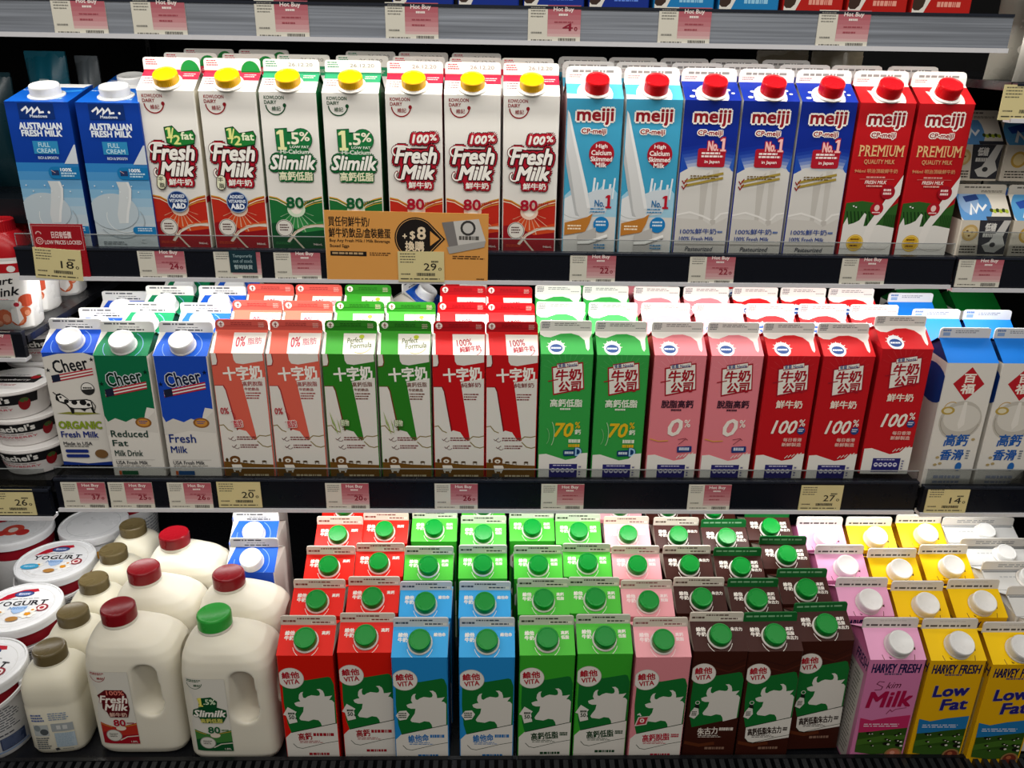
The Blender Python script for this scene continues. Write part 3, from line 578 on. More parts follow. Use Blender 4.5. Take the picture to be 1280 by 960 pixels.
def nest_roof(c, drip=.82):
    def f(a):
        a.rect(0, 0, 1, 1, c); a.poly([(0, 0), (1, 0), (1, .1), (.95, .3), (.93, .75), (.9, .85), (.87, .75), (.85, .4), (.75, .2), (.6, .1), (.4, .12), (.2, .28), (.08, .26), (0, .15)], '#e6e3dc')
        a.ell(.3, .72, .16, .18, '#dfe4e8'); a.ell(.3, .74, .12, .1, '#2a4a86'); a.bars(.2, .7, .4, .8, 1, '#dfe4ea', .7)
        for k in range(7): t = (180 + k * 30) * RAD; a.line([(.3 + .13 * math.cos(t), .68 + .2 * math.sin(t)), (.3 + .19 * math.cos(t), .68 + .3 * math.sin(t))], .014, '#e8e6dc')
    return f
def nest_fin(a): a.bars(.04, .15, .2, .8, 4, '#55555c', .55, 3); a.bars(.28, .2, .78, .55, 2, '#8a8a88', .5, 5); a.bars(.78, .62, .97, .76, 1, '#8a8a88', .6)
NES = dict(W=.0690, H=.184, D=.0690, rise=.021, fh=.0140, fin='#d6d4ce', finart=nest_fin, finr=.003)
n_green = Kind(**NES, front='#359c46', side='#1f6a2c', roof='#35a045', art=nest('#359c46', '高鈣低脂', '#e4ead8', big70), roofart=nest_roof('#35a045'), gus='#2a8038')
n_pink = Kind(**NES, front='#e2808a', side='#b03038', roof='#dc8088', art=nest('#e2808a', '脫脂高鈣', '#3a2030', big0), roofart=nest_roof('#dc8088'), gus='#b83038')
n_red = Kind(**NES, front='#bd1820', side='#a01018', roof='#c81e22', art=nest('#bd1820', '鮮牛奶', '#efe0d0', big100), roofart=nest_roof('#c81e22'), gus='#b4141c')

# ---- blue-roofed white carton with the red diamond
def bai_art(a):
    a.poly([(.5, .03), (.82, .16), (.5, .29), (.18, .16)], '#b4202a'); a.text('百', .385, .085, .615, .15, '#efe6da', .014); a.text('福', .365, .162, .635, .235, '#efe6da', .014)
    a.ell(.5, .45, .44, .44, '#bdb8ae', n=26); a.ell(.52, .43, .38, .3, '#d3cfc6', n=26); a.arc(.5, .45, .4, 10, 190, .016, '#9c978c'); a.poly([(.5, .3), (.56, .3), (.6, .48), (.5, .52), (.46, .48)], '#e2ded6'); a.ell(.2, .37, .14, .09, '#b59a4a'); a.ell(.2, .37, .09, .055, '#d8cfb0'); a.arc(.26, .355, .15, 180, 300, .015, '#c09a4a')
    a.text('高鈣', .27, .56, .77, .655, '#1d58a8', .012, sh=.12); a.text('香滑', .25, .685, .73, .77, '#1d58a8', .012, sh=.12); a.bars(.78, .69, .86, .77, 4, '#5a6a80', .5)
    for u, v in ((.86, .6), (.2, .75), (.28, .8), (.18, .81)): a.ell(u, v, .04, .03, '#b09a6a', n=10)
    a.ell(.68, .825, .07, .1, '#2a68b0', n=12); a.rect(0, .85, 1, .852, '#a8a49c'); a.bars(.2, .9, .8, .93, 1, '#9aa2b8', .8); a.bars(.2, .945, .8, .97, 1, '#9aa2b8', .8)
def bai_fin(a): a.bars(.05, .15, .22, .4, 1, '#5a78a8', .8); a.rect(.06, .45, .2, .8, '#8aa4c8'); a.bars(.3, .25, .8, .6, 2, '#8a8c90', .5, 4)
def bai_side(a): a.ell(.6, .2, .55, .4, '#123a86', n=20)
BAI = dict(W=.0690, H=.186, D=.0690, rise=.024, fh=.0140, fin='#d4d4d2', finart=bai_fin, front='#dcd8d0', side='#d4d0c8')
b_blue = Kind(**BAI, roof='#1a72cc', art=bai_art, sideart=bai_side, gus='#0f2a5c')
b_green = Kind(**{**BAI, 'W': .074, 'D': .074}, roof='#0d6a26', art=bai_art, gus='#0b4a1c')
# ---- cow-head cartons
def xy(x, y):   # traced outline of the print, carton face in a 440 x 840 grid that slants by its perspective
    return ((x - 50 - (y - 105) * .107) / 440, (y - 105) / 840 * .944)
COW = [xy(*p) for p in ((262, 385), (240, 392), (228, 410), (226, 440), (240, 462), (215, 466), (190, 476), (202, 496), (230, 506), (268, 506), (264, 545), (238, 585), (232, 600), (245, 614), (310, 622), (350, 608), (392, 614), (412, 636), (424, 668), (535, 640), (520, 470), (500, 452), (478, 450), (490, 432), (502, 414), (470, 420), (440, 422), (436, 402), (424, 378), (400, 363), (372, 365), (392, 378), (402, 398), (398, 414), (380, 418), (330, 412), (300, 422), (280, 436), (264, 432), (258, 418), (256, 402))]
def cow(c, low, tcol, title, line2, badge, brown=False):
    def f(a):
        wt = '#dcd8d0'
        if not brown:
            a.poly([(0, .74), (.1, .735), (.1, .9), (1, .9), (1, 1), (0, 1)], wt); a.poly([xy(165, 715), xy(600, 625), (1.0, 1.0), (0, 1), (0, .735)], wt)
        else:
            for k in range(4): a.line([(0, .1 + .06 * k), (.3, .08 + .05 * k), (.7, .13 + .05 * k), (1, .07 + .05 * k)], .03, '#4a2016' if k % 2 else '#331510'); 
            a.line([(0, .83), (.3, .86), (.6, .84)], .08, '#5a2c18')
        a.poly([(.04, .22), (.5, .212), (.9, .182), (.95, .19), (.98, .225), (1, .25), (1, .595), xy(530, 640), xy(165, 716), (.06, .60), (.03, .42)], '#146a2c')
        a.poly(COW, '#d6d2ca')
        if brown and not low:
            pass
        else:
            a.poly([xy(170, 718), xy(590, 632), (1, .79), (.3, .835), (.2, .825), (.13, .79)], wt); a.line([xy(165, 716), xy(530, 640), (1.02, .598)], .016, '#15301c'); a.line([(.13, .79), (.2, .825), (.3, .835), (.75, .785), (1, .765)], .012, '#15301c')
        tc = tcol; w1 = .13 if len(title) < 5 else .094; u1 = .24 if len(title) < 5 else .17; a.text(title, u1, .69, u1 + w1 * len(title), .755, tc, .008, rot=5); a.bars(u1 + .03 + w1 * len(title), .69, .95, .725, 1 if len(title) < 4 else 2, tc, .8, 3)
        a.bars(.26, .762, .72, .79, 2, tc, .4, 5); a.bars(.42, .875, .86, .9, 1, tc if not brown else '#8a6a5a', .9, 12)
        a.ell(.21, .195, .245, .245, '#b9b3a8', n=30); a.ell(.21, .195, .235, .235, '#e0dcd4', n=30); a.text('維他', .05, .14, .37, .196, '#a81828', .010, rot=4); a.text('VITA', .08, .206, .36, .246, '#a81828', .008, rot=6)
        badge(a)
    return f
def bd_arrow(a):
    a.poly([xy(135, 505), xy(210, 545), xy(197, 560), xy(217, 628), xy(150, 642), xy(122, 575), xy(98, 568)], '#dcd8d0'); a.bars(.09, .5, .22, .52, 1, '#15301c', .9); a.text('50', .1, .525, .2, .56, '#15301c', .006); a.text('%', .215, .545, .26, .562, '#15301c', .003)
def bd_hex(a):
    a.poly([(.02, .51), (.09, .47), (.22, .465), (.28, .5), (.22, .545), (.09, .555)], '#dcd8d0'); a.bars(.07, .485, .23, .54, 3, '#15301c', .6, 3)
def bd_tag(a):
    a.poly([(.12, .53), (.34, .52), (.29, .60), (.06, .615)], '#d8c4bc'); a.poly([(.14, .537), (.31, .53), (.27, .592), (.09, .605)], '#b02a38'); a.text('0', .16, .545, .24, .58, '#efe6dc', .008); a.line([(.1, .51), (.14, .5), (.17, .52)], .03, '#d8d4cc')
def bd_bottle(a):
    a.poly([(.06, .54), (.12, .5), (.2, .51), (.22, .56), (.14, .605), (.04, .585)], '#d8d4cc'); a.poly([(.12, .5), (.14, .47), (.2, .475), (.22, .505)], '#1a1a18'); a.bars(.08, .535, .18, .58, 3, '#15301c', .6, 3); a.arc(.17, .455, .04, 0, 360, .012, '#d8d4cc')
def cow_roof(title, wcol='#e8e2da', dots=True):
    def f(a):
        a.text('維他', .1, .2, .27, .34, wcol, .006); a.text('牛奶', .1, .36, .27, .5, wcol, .006)
        n = len(title); 
        for i, t in enumerate(title): a.text(t, .76 if len(t) < 3 else .74, .2 + .15 * i, .9 if len(t) < 3 else .95, .32 + .15 * i, wcol, .004)
        if dots: a.arc(.5, .56, .24, 20, 160, .010, wcol, .3)
    return f
def cow_fin(c):
    def f(a): a.bars(.04, .45, .35, .75, 1, c, .7, 2); a.bars(.3, .2, .75, .45, 1, c, .6, 4); a.rect(.55, .55, .97, .85, '#e6dfd2'); a.bars(.57, .6, .95, .8, 1, c, .8, 5)
    return f
vcap = (.0140, .0125, '#00862c:plastic', '#dcd8d0:plastic', .55, .5, 64, 1.12)
VIT = dict(W=.0698, H=.18, D=.0698, rise=.020, fh=.0135, cap=vcap, finr=.003)
FN = '#cfc8ba'
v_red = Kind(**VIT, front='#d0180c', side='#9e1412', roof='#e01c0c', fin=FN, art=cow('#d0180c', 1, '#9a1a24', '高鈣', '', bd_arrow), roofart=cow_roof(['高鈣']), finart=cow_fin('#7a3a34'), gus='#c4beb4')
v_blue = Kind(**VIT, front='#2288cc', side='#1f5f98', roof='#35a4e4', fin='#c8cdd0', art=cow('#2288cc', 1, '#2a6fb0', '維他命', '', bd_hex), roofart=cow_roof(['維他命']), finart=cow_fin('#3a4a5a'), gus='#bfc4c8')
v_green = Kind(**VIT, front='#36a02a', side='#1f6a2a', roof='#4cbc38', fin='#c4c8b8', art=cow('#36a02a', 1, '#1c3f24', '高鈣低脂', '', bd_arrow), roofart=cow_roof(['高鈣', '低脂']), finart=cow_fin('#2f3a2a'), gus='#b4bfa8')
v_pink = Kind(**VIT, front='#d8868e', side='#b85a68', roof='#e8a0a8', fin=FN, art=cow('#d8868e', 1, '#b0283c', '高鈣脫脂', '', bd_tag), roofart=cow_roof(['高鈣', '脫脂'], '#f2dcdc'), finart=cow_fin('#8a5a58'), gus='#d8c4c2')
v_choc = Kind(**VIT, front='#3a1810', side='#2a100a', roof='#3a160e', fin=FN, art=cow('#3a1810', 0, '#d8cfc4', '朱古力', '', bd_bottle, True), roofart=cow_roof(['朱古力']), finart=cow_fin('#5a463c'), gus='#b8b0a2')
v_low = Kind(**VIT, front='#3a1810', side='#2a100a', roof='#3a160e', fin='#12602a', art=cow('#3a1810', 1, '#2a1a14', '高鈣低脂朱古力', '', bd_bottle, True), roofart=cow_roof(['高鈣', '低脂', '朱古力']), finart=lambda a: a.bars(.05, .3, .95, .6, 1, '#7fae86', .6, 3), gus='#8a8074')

# ---- farm cartons
def farm(c, kind):
    def f(a):
        a.text('HARVEY', .05, .04, .5, .125, '#1c1a48', .014, sh=.15); a.text('FRESH', .55, .04, .95, .125, '#1c1a48', .014, sh=.15); a.bars(.3, .13, .7, .148, 1, '#5a4a68', .8, 6)
        if kind == 'skim':
            a.line([(.34, .215), (.24, .21), (.2, .235), (.32, .262), (.3, .29), (.18, .295)], .014, '#5a1230'); a.text('kim', .38, .215, .66, .275, '#5a1230', .0, sh=.45, rot=4); a.text('Milk', .08, .31, .92, .46, '#a01040', .03, '#7a3a5a', .01, .2, 3); a.line([(.5, .535), (.56, .49), (.6, .51), (.66, .485), (.86, .47)], .012, '#7a1838')
        else:
            a.text('Low', .17, .24, .83, .345, '#241f74', .03, '#b8a878', .03, .12, 4); a.text('Fat', .37, .375, .86, .48, '#241f74', .03, '#b8a878', .03, .12, 4)
        b = '#b82a5c' if kind == 'skim' else '#1e6fa8'
        a.poly([(.03, .575), (.25, .6), (.55, .57), (.97, .545), (.97, .68), (.55, .70), (.25, .725), (.05, .73)], b); a.bars(.12, .635, .88, .675, 2, '#e6dfe8', .35, 9)
        a.poly([(.05, .725), (.3, .715), (.6, .695), (.97, .675), (.97, .93), (.8, .945), (.4, .955), (.06, .93)], '#2c4a16'); a.poly([(.05, .8), (.5, .76), (.97, .75), (.97, .79), (.4, .83), (.05, .86)], '#3f6420'); a.poly([(.05, .86), (.5, .85), (.97, .84), (.97, .93), (.4, .95), (.06, .93)], '#34561c')
        r = random.Random(4)
        for k in range(16):
            u, v = .1 + r.random() * .84, .715 + r.random() * .17; s = .02 + .05 * (v - .7) * 4 * r.random()
            a.ell(u, v, s * 1.6, s, '#15150f', n=7); a.ell(u + s, v + .006, s * .7, s * .6, '#d6d2c6', n=6)
        a.ell(.8, .945, .17, .17, '#8a6a40', n=20); a.ell(.8, .945, .13, .13, '#b0664a' if kind == 'skim' else '#6a2c1c', n=20); a.ell(.78, .93, .05, .05, '#d0907a' if kind == 'skim' else '#a05a3a', n=10)
    return f
def farm_side(c):
    def f(a):
        a.text('FRESH', .5, .03, .97, .12, '#1c1a48', .008, sh=.2); a.rect(.12, .16, .88, .98, '#c9c2ba' if c == 'p' else '#c8b46a'); a.bars(.18, .2, .5, .95, 22, '#6a6660', .4, 4); a.bars(.56, .2, .82, .95, 22, '#6a6660', .4, 5)
    return f
def farm_roof(a):
    a.arc(.52, .62, .3, 120, 165, .012, '#6a3a28', .5); a.arc(.52, .62, .3, 15, 60, .012, '#6a3a28', .5)
    a.poly([(.34, .9), (.4, .96), (.36, .97)], '#4a2418'); a.poly([(.8, .66), (.86, .6), (.85, .7)], '#4a2418')
def farm_fin(a): a.bars(.06, .62, .95, .82, 1, '#4a4644', .9, 7); a.bars(.3, .2, .8, .35, 1, '#c4beb8', .7, 3)
fcap = (.0158, .0145, '#e4e4e2:plastic', '#dedad4:plastic', .58, .54, 64, 1.06)
FAR = dict(vs_=.9, W=.0710, H=.18, D=.0710, rise=.022, fh=.0150, cap=fcap, fin='#d4d0ca', finart=farm_fin, roofart=farm_roof)
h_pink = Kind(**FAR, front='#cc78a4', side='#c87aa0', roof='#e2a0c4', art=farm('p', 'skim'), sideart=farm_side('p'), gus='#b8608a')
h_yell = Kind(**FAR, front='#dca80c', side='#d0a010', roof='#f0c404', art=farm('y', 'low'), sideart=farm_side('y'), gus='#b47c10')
def white_art(a): a.poly([(.0, .55), (.4, .5), (1, .42), (1, 1), (0, 1)], '#b8d4dc'); a.poly([(0, .8), (.5, .75), (1, .8), (1, 1), (0, 1)], '#9ac09a'); a.bars(.15, .1, .8, .3, 3, '#8a98a8', .5)
def white_roof(a): a.bars(.2, .3, .75, .42, 1, '#b4b6b8', .6, 4); a.arc(.5, .6, .3, 20, 160, .01, '#c4c6c8', .5); a.line([(.02, .06), (.98, .06)], .02, '#7d7f80')
def white_fin(a): a.bars(.2, .3, .85, .7, 2, '#8f9192', .5, 6); a.rect(0, .9, 1, 1, '#8a8b8c')
plain = Kind(**{**FAR, 'W': .112, 'D': .0575, 'H': .176, 'rise': .013, 'cap': (.0135, .011, '#e4e4e2:plastic', '#dedad4:plastic', .5, .54, 64), 'roofart': white_roof, 'finart': white_fin}, front='#dcdcda', side='#d4d4d2', roof='#d2d2d0', art=white_art, gus='#c8c8c6')

# ---- small oat cartons on the next bay
def oat_art(a):
    a.poly([(.36, 0), (1, 0), (1, .95), (.44, .95)], '#34343a'); a.text('低糖', .5, .08, .72, .3, '#e2e0da', .012); a.bars(.48, .36, .74, .48, 1, '#d0cec8', .9)
    a.poly([(.86, 0), (1, 0), (.9, .45), (.98, .7), (.8, .9), (.6, .88), (.5, .7), (.64, .6), (.72, .4)], '#cfcdc8'); a.ell(.72, .68, .06, .05, '#3a3a3c'); a.ell(.2, .35, .17, .17, '#c8a86a', n=18); a.ell(.2, .35, .12, .12, '#dcc48e', n=18)
    for u, v in ((.14, .3), (.24, .33), (.19, .43)): a.ell(u, v, .025, .02, '#6a4a22', n=8)
    a.bars(.05, .72, .4, .95, 3, '#3a342c', .45, 3)
def oat_roof(a):
    a.ell(.3, .45, .36, .5, '#5a8fc4', n=18); a.ell(.22, .3, .2, .3, '#8aa8cc', n=14); a.poly([(.12, .1), (.4, .0), (.44, .2), (.16, .32)], '#28407a'); a.line([(.2, .8), (.26, .4), (.32, .7), (.4, .4), (.46, .6), (.56, .4)], .045, '#e9ecee')
    for k in range(6): a.ell(.64 + .06 * k, .62 + .03 * (k % 2), .04, .05, '#a8b838' if k % 2 else '#3a4420', n=8)
    a.rect(.5, .86, 1, 1, '#34343a')
def oat_fin(a): a.bars(.15, .2, .7, .4, 1, '#6a665e', .8); a.bars(.5, .62, .95, .85, 2, '#4a463e', .5, 3)
oat = Kind(.066, .047, .058, .029, .0125, '#d8cfbf', '#cfc6b6', '#ddd6c8', '#cfc8ba', art=oat_art, roofart=oat_roof, finart=oat_fin, gus='#3a342c')
oat_alt = Kind(.066, .047, .058, .029, .0125, '#d8cfbf', '#cfc6b6', '#e0dace', '#d4cec2', art=lambda a: (a.ell(.3, .4, .17, .17, '#c8a04a', n=18), a.ell(.3, .4, .12, .12, '#e0c88e', n=18), a.bars(.06, .72, .5, .95, 3, '#3a342c', .45, 3)), roofart=lambda a: (a.ell(.35, .6, .36, .5, '#5aa0d4', n=18), a.poly([(.1, .3), (.5, .1), (.6, .4), (.16, .55)], '#2a50a8'), a.line([(.2, .9), (.3, .5), (.42, .85)], .06, '#e9ecee')), finart=oat_fin, gus='#3a342c')

# ---- helpers for round packs
def mod_eval(me, mods):
    o = bpy.data.objects.new('tmp', me); C.objects.link(o)
    for t, kw in mods:
        md = o.modifiers.new(t, t)
        for k, v in kw.items(): setattr(md, k, v)
    dg = bpy.context.evaluated_depsgraph_get(); r = bpy.data.meshes.new_from_object(o.evaluated_get(dg)); bpy.data.objects.remove(o); return r
def drape(b, art, O, U, V, me, d=(0, 1, 0), lift=.0004):
    """print laid on a curved wall: every point of the art is carried along d onto the mesh"""
    t = BVHTree.FromPolygons([v.co for v in me.vertices], [tuple(p.vertices) for p in me.polygons])
    O, U, V, d = Vector(O), Vector(U), Vector(V), Vector(d)
    for pts, faces, key, lay in art.items:
        sets = [(pts, faces)]
        if len(faces) == 1 and max(p[0] for p in pts) - min(p[0] for p in pts) > .06:
            g = [pts[i] for i in faces[0]]; sets = []
            for k in range(14):
                c = cut_u(g, k / 14, (k + 1) / 14)
                if len(c) > 2: sets.append((c, [tuple(range(len(c)))]))
        for ps, fs in sets:
            out = []; ok = []
            for p in ps:
                q = O + U * p[0] + V * p[1]; h = t.ray_cast(q, d)[0]; ok.append(h is not None)
                out.append((h if h else q) - d * (lift + .00003 * lay))
            fs = [f for f in fs if all(ok[i] for i in f)]
            if fs: b.add(out, fs, key)
def cut_u(pts, a, c):
    for lim, sg in ((a, 1), (c, -1)):
        out = []
        for i in range(len(pts)):
            p, q = pts[i - 1], pts[i]; ip, iq = (p[0] - lim) * sg >= 0, (q[0] - lim) * sg >= 0
            if ip != iq:
                t = (lim - p[0]) / (q[0] - p[0]); out.append((lim, p[1] + t * (q[1] - p[1])))
            if iq: out.append(q)
        pts = out
        if not pts: return []
    return pts
def wrap(b, art, ang, z0, h, me, lift=.0003, strips=18, off=0):
    """print wrapped round a turned wall: ang is the arc it covers, z0 its top"""
    t = BVHTree.FromPolygons([v.co for v in me.vertices], [tuple(p.vertices) for p in me.polygons])
    for pts, faces, key, lay in art.items:
        sets = [(pts, faces)]
        if len(faces) == 1 and max(p[0] for p in pts) - min(p[0] for p in pts) > 1 / strips:
            f = [pts[i] for i in faces[0]]; sets = []
            for k in range(strips):
                c = cut_u(f, k / strips, (k + 1) / strips)
                if len(c) > 2: sets.append((c, [tuple(range(len(c)))]))
        for ps, fs in sets:
            out = []
            for u, v in ps:
                a = (u - .5) * ang + off; d = Vector((-math.sin(a), math.cos(a), 0)); q = Vector((0, 0, z0 - h * v)) - d * .3; hh = t.ray_cast(q, d)[0]
                out.append((hh if hh else q + d * .25) - d * (lift + .00003 * lay))
            b.add(out, fs, key)

# ---- milk jug with a corner handle
JW, JD, JCX = .118, .086, -.017    # width, depth, the neck's offset towards the plain side
def jug_body():
    b = MB(); k, d = JW / 2, JD / 2
    b.loft([(0, k * .88, d * .86, 5), (.004, k * .95, d * .94, 5), (.012, k, d, 5.5), (.03, k, d, 5.5), (.1, k, d, 5.5), (.138, k, d, 5), (.150, k * .985, d * .98, 4.4), (.161, k * .94, d * .94, 3.8, -.002), (.171, k * .83, d * .85, 3.1, -.005), (.179, k * .64, d * .71, 2.5, -.011), (.185, k * .44, d * .55, 2.1, JCX), (.189, .0185, .0185, 2, JCX), (.2, .018, .018, 2, JCX)], 48, '#ddd8c8:milk')
    me = b.mesh('jug')
    c = MB()   # tunnel from the front face to the right face: a tall rounded slot
    pts = []; w, z0, z1 = .0126, .077, .149
    for j in range(13): a = math.pi * j / 12; pts.append((w * math.cos(a), z1 - w + w * math.sin(a)))
    for j in range(13): a = math.pi + math.pi * j / 12; pts.append((w * 1.2 * math.cos(a), z0 + w + w * 1.8 * math.sin(a)))
    vs = []
    dx, dy = math.cos(55 * RAD), math.sin(55 * RAD)
    for s in (-.08, .08):
        for p, z in pts: vs.append((.0325 + p * dy + s * dx, -.0255 - p * dx + s * dy, z))
    n = len(pts); c.add(vs, [tuple(range(n)), tuple(range(2 * n - 1, n - 1, -1))] + [(i, (i + 1) % n, (i + 1) % n + n, i + n) for i in range(n)], '#ddd8c8:milk')
    cu = bpy.data.objects.new('cut', c.mesh('cut')); C.objects.link(cu)
    import bmesh
    for mm in (me, cu.data):
        bm = bmesh.new(); bm.from_mesh(mm); bmesh.ops.recalc_face_normals(bm, faces=bm.faces); bm.to_mesh(mm); bm.free()
    r = mod_eval(me, [('BOOLEAN', dict(object=cu, operation='DIFFERENCE', solver='EXACT')), ('REMESH', dict(mode='VOXEL', voxel_size=.0018, use_smooth_shade=True)), ('SMOOTH', dict(factor=.5, iterations=7))])
    bpy.data.objects.remove(cu); r.materials.clear(); r.materials.append(M('#ddd8c8:milk'))
    return r
def jug_label(main, dark, light, block):
    def f(a):
        a.rect(0, 0, 1, 1, '#d5d2c8'); a.line([(0, 0), (1, 0), (1, .6)], .008, '#b0ada2'); a.bars(.03, .015, .42, .05, 2, dark, .6); a.arc(.22, .05, .2, 10, 170, .014, dark, .2); a.text('維記', .2, .075, .38, .105, dark, .003)
        top = [(.05, .7), (.3, .74), (.5, .77), (.7, .74), (1, .7)]
        a.poly(top + [(1, 1), (.05, 1)], main); a.poly([(.05, .85), (.3, .8), (.6, .88), (1, .86), (1, 1), (.05, 1)], dark); a.line([(.5, .95), (.7, .90), (1, .885)], .03, '#cfc8ba'); a.line([(.05, .72), (.35, .76)], .02, '#c0903a'); a.line([(.6, .76), (1, .72)], .02, '#c0903a'); a.ell(.58, .775, .13, .08, '#ddd0be'); a.ell(.36, .88, .21, .2, '#8a8880', n=24); a.ell(.36, .88, .19, .18, '#cfccc2', n=24); a.bars(.24, .85, .48, .91, 3, '#4a4a44', .5); a.text('1.89L', .78, .955, .95, .98, '#e0d8d0', .002)
        block(a)
    return f
def jb_full(a):
    a.poly([(.12, .32), (.35, .24), (.8, .24), (.88, .3), (.9, .5), (.82, .62), (.35, .62), (.3, .55), (.2, .5), (.22, .4)], '#5a1218'); a.text('100%', .38, .25, .82, .31, '#d87a6a', .008); a.text('Fresh', .16, .32, .88, .42, '#eae4da', .02, '#7a1420', .03, .25); a.text('Milk', .26, .43, .86, .52, '#eae4da', .02, '#7a1420', .03, .25); a.text('鮮牛奶', .36, .55, .8, .61, '#d8b0a0', .006); a.text('80', .42, .65, .72, .74, '#a5122a', .014); a.bars(.76, .69, .95, .71, 1, '#8a2a3a', .8)
def jb_slim(a):
    a.poly([(.24, .26), (.6, .24), (.75, .3), (.72, .38), (.95, .42), (.95, .5), (.82, .6), (.3, .6), (.22, .52), (.06, .5), (.1, .42), (.3, .38)], '#0c4a26'); one(a, .25, .25, .38, .37, '#e4d864'); a.text('.5%', .4, .27, .7, .34, '#cfe0c0', .01); a.text('Slimilk', .1, .42, .93, .51, '#eae6dc', .02, '#0c4a26', .03, .28); a.text('高鈣低脂', .26, .535, .82, .595, '#d8d06a', .005); a.text('80', .42, .65, .72, .74, '#0f5a30', .014); a.bars(.76, .69, .95, .71, 1, '#3a6a3a', .8)
jugme = jug_body()
def label_mesh(fn, w, h, O, me, name='label', d=(0, 1, 0)):
    a = Art(w, h); fn(a); b = MB(); drape(b, a, O, (w, 0, 0), (0, 0, -h), me, d); return b.mesh(name)
LBW, LBH = .0500, .118
jl_full = label_mesh(jug_label('#b03024', '#9a1522', '#c85a2a', jb_full), LBW, LBH, (-.0490, -.2, .1395), jugme)
jl_slim = label_mesh(jug_label('#3f7a38', '#14502a', '#5f9a48', jb_slim), LBW, LBH, (-.0490, -.2, .1395), jugme)
jcap = {k: cap_mesh('cap', .0215, .0175, c, 64) for k, c in (('red', '#7c0c16:plastic'), ('green', '#2f9a3a:plastic'))}
def ring_mesh(r, key, h=.004):
    b = MB(); b.lathe([(r * .86, 0), (r * 1.04, 0), (r * 1.06, h * .5), (r * 1.04, h), (r * .86, h)], 40, key); return b.mesh('neck_ring')
jring = ring_mesh(.0205, '#ddd8ca:milk')
jdate = None
def jug(kind, X, Yf, Z, label, group, rz=0, lab=True):
    o = empty('milk_jug', (X, Yf + JD / 2, Z), rz); link('body', jugme, o)
    if lab: link('label', jl_full if kind == 'red' else jl_slim, o)
    c = link('cap', jcap[kind], o, (JCX, 0, .192)); link('neck_ring', jring, c, (0, 0, -.0045))
    return tag(o, label, 'milk jug', group)

# ---- small round-shouldered bottle with a gold cap
BW = .072
def bottle_body():
    b = MB(); k = BW / 2
    b.loft([(0, k * .84, k * .84, 4), (.004, k * .95, k * .95, 4), (.012, k, k, 4.5), (.078, k, k, 4.5), (.081, k * .985, k * .985, 4.5), (.084, k, k, 4.3), (.104, k, k, 4), (.114, k * .95, k * .95, 3.4), (.122, k * .84, k * .84, 2.8), (.128, k * .68, k * .68, 2.3), (.132, .0195, .0195, 2), (.14, .0185, .0185, 2)], 48, '#dcd7c4:milk')
    return b.mesh('body')
bome = bottle_body()
def bo_label(a):
    a.bars(.02, .06, .36, .26, 3, '#5a6a9a', .6, 2); a.rect(.03, .32, .38, .6, '#aab0b0'); a.ell(.12, .4, .08, .1, '#7d8688'); a.ell(.27, .5, .1, .1, '#4c5254'); a.bars(.03, .64, .38, .95, 6, '#5f6468', .6, 4)
    a.bars(.44, .04, .98, .24, 4, '#6f86a8', .45, 6); a.rect(.46, .3, .98, .5, '#9aa0a2'); a.rect(.58, .35, .68, .45, '#c6c8c6'); a.rect(.73, .35, .84, .45, '#c6c8c6'); a.rect(.5, .54, .98, .9, '#a9b8c2'); a.bars(.5, .55, .98, .9, 9, '#8ea2b2', .5, 7); a.poly([(.44, .93), (.52, .91), (.56, .97), (.46, 1)], '#3a3c40'); a.bars(.62, .94, .9, .97, 1, '#7a7c80', .6)
bo_lab = label_mesh(bo_label, .052, .066, (-.026, -.2, .074), bome)
gcap = cap_mesh('cap', .0205, .0165, '#5e5236:plastic', 64); bring = ring_mesh(.0200, '#dcd7c4:milk', .003)
def bottle(X, Yf, Z, label, group, rz=0, lab=True):
    o = empty('milk_bottle', (X, Yf + BW / 2, Z), rz); link('body', bome, o)
    if lab: link('label', bo_lab, o)
    c = link('cap', gcap, o, (0, 0, .133)); link('neck_ring', bring, c, (0, 0, -.003))
    return tag(o, label, 'milk bottle', group)

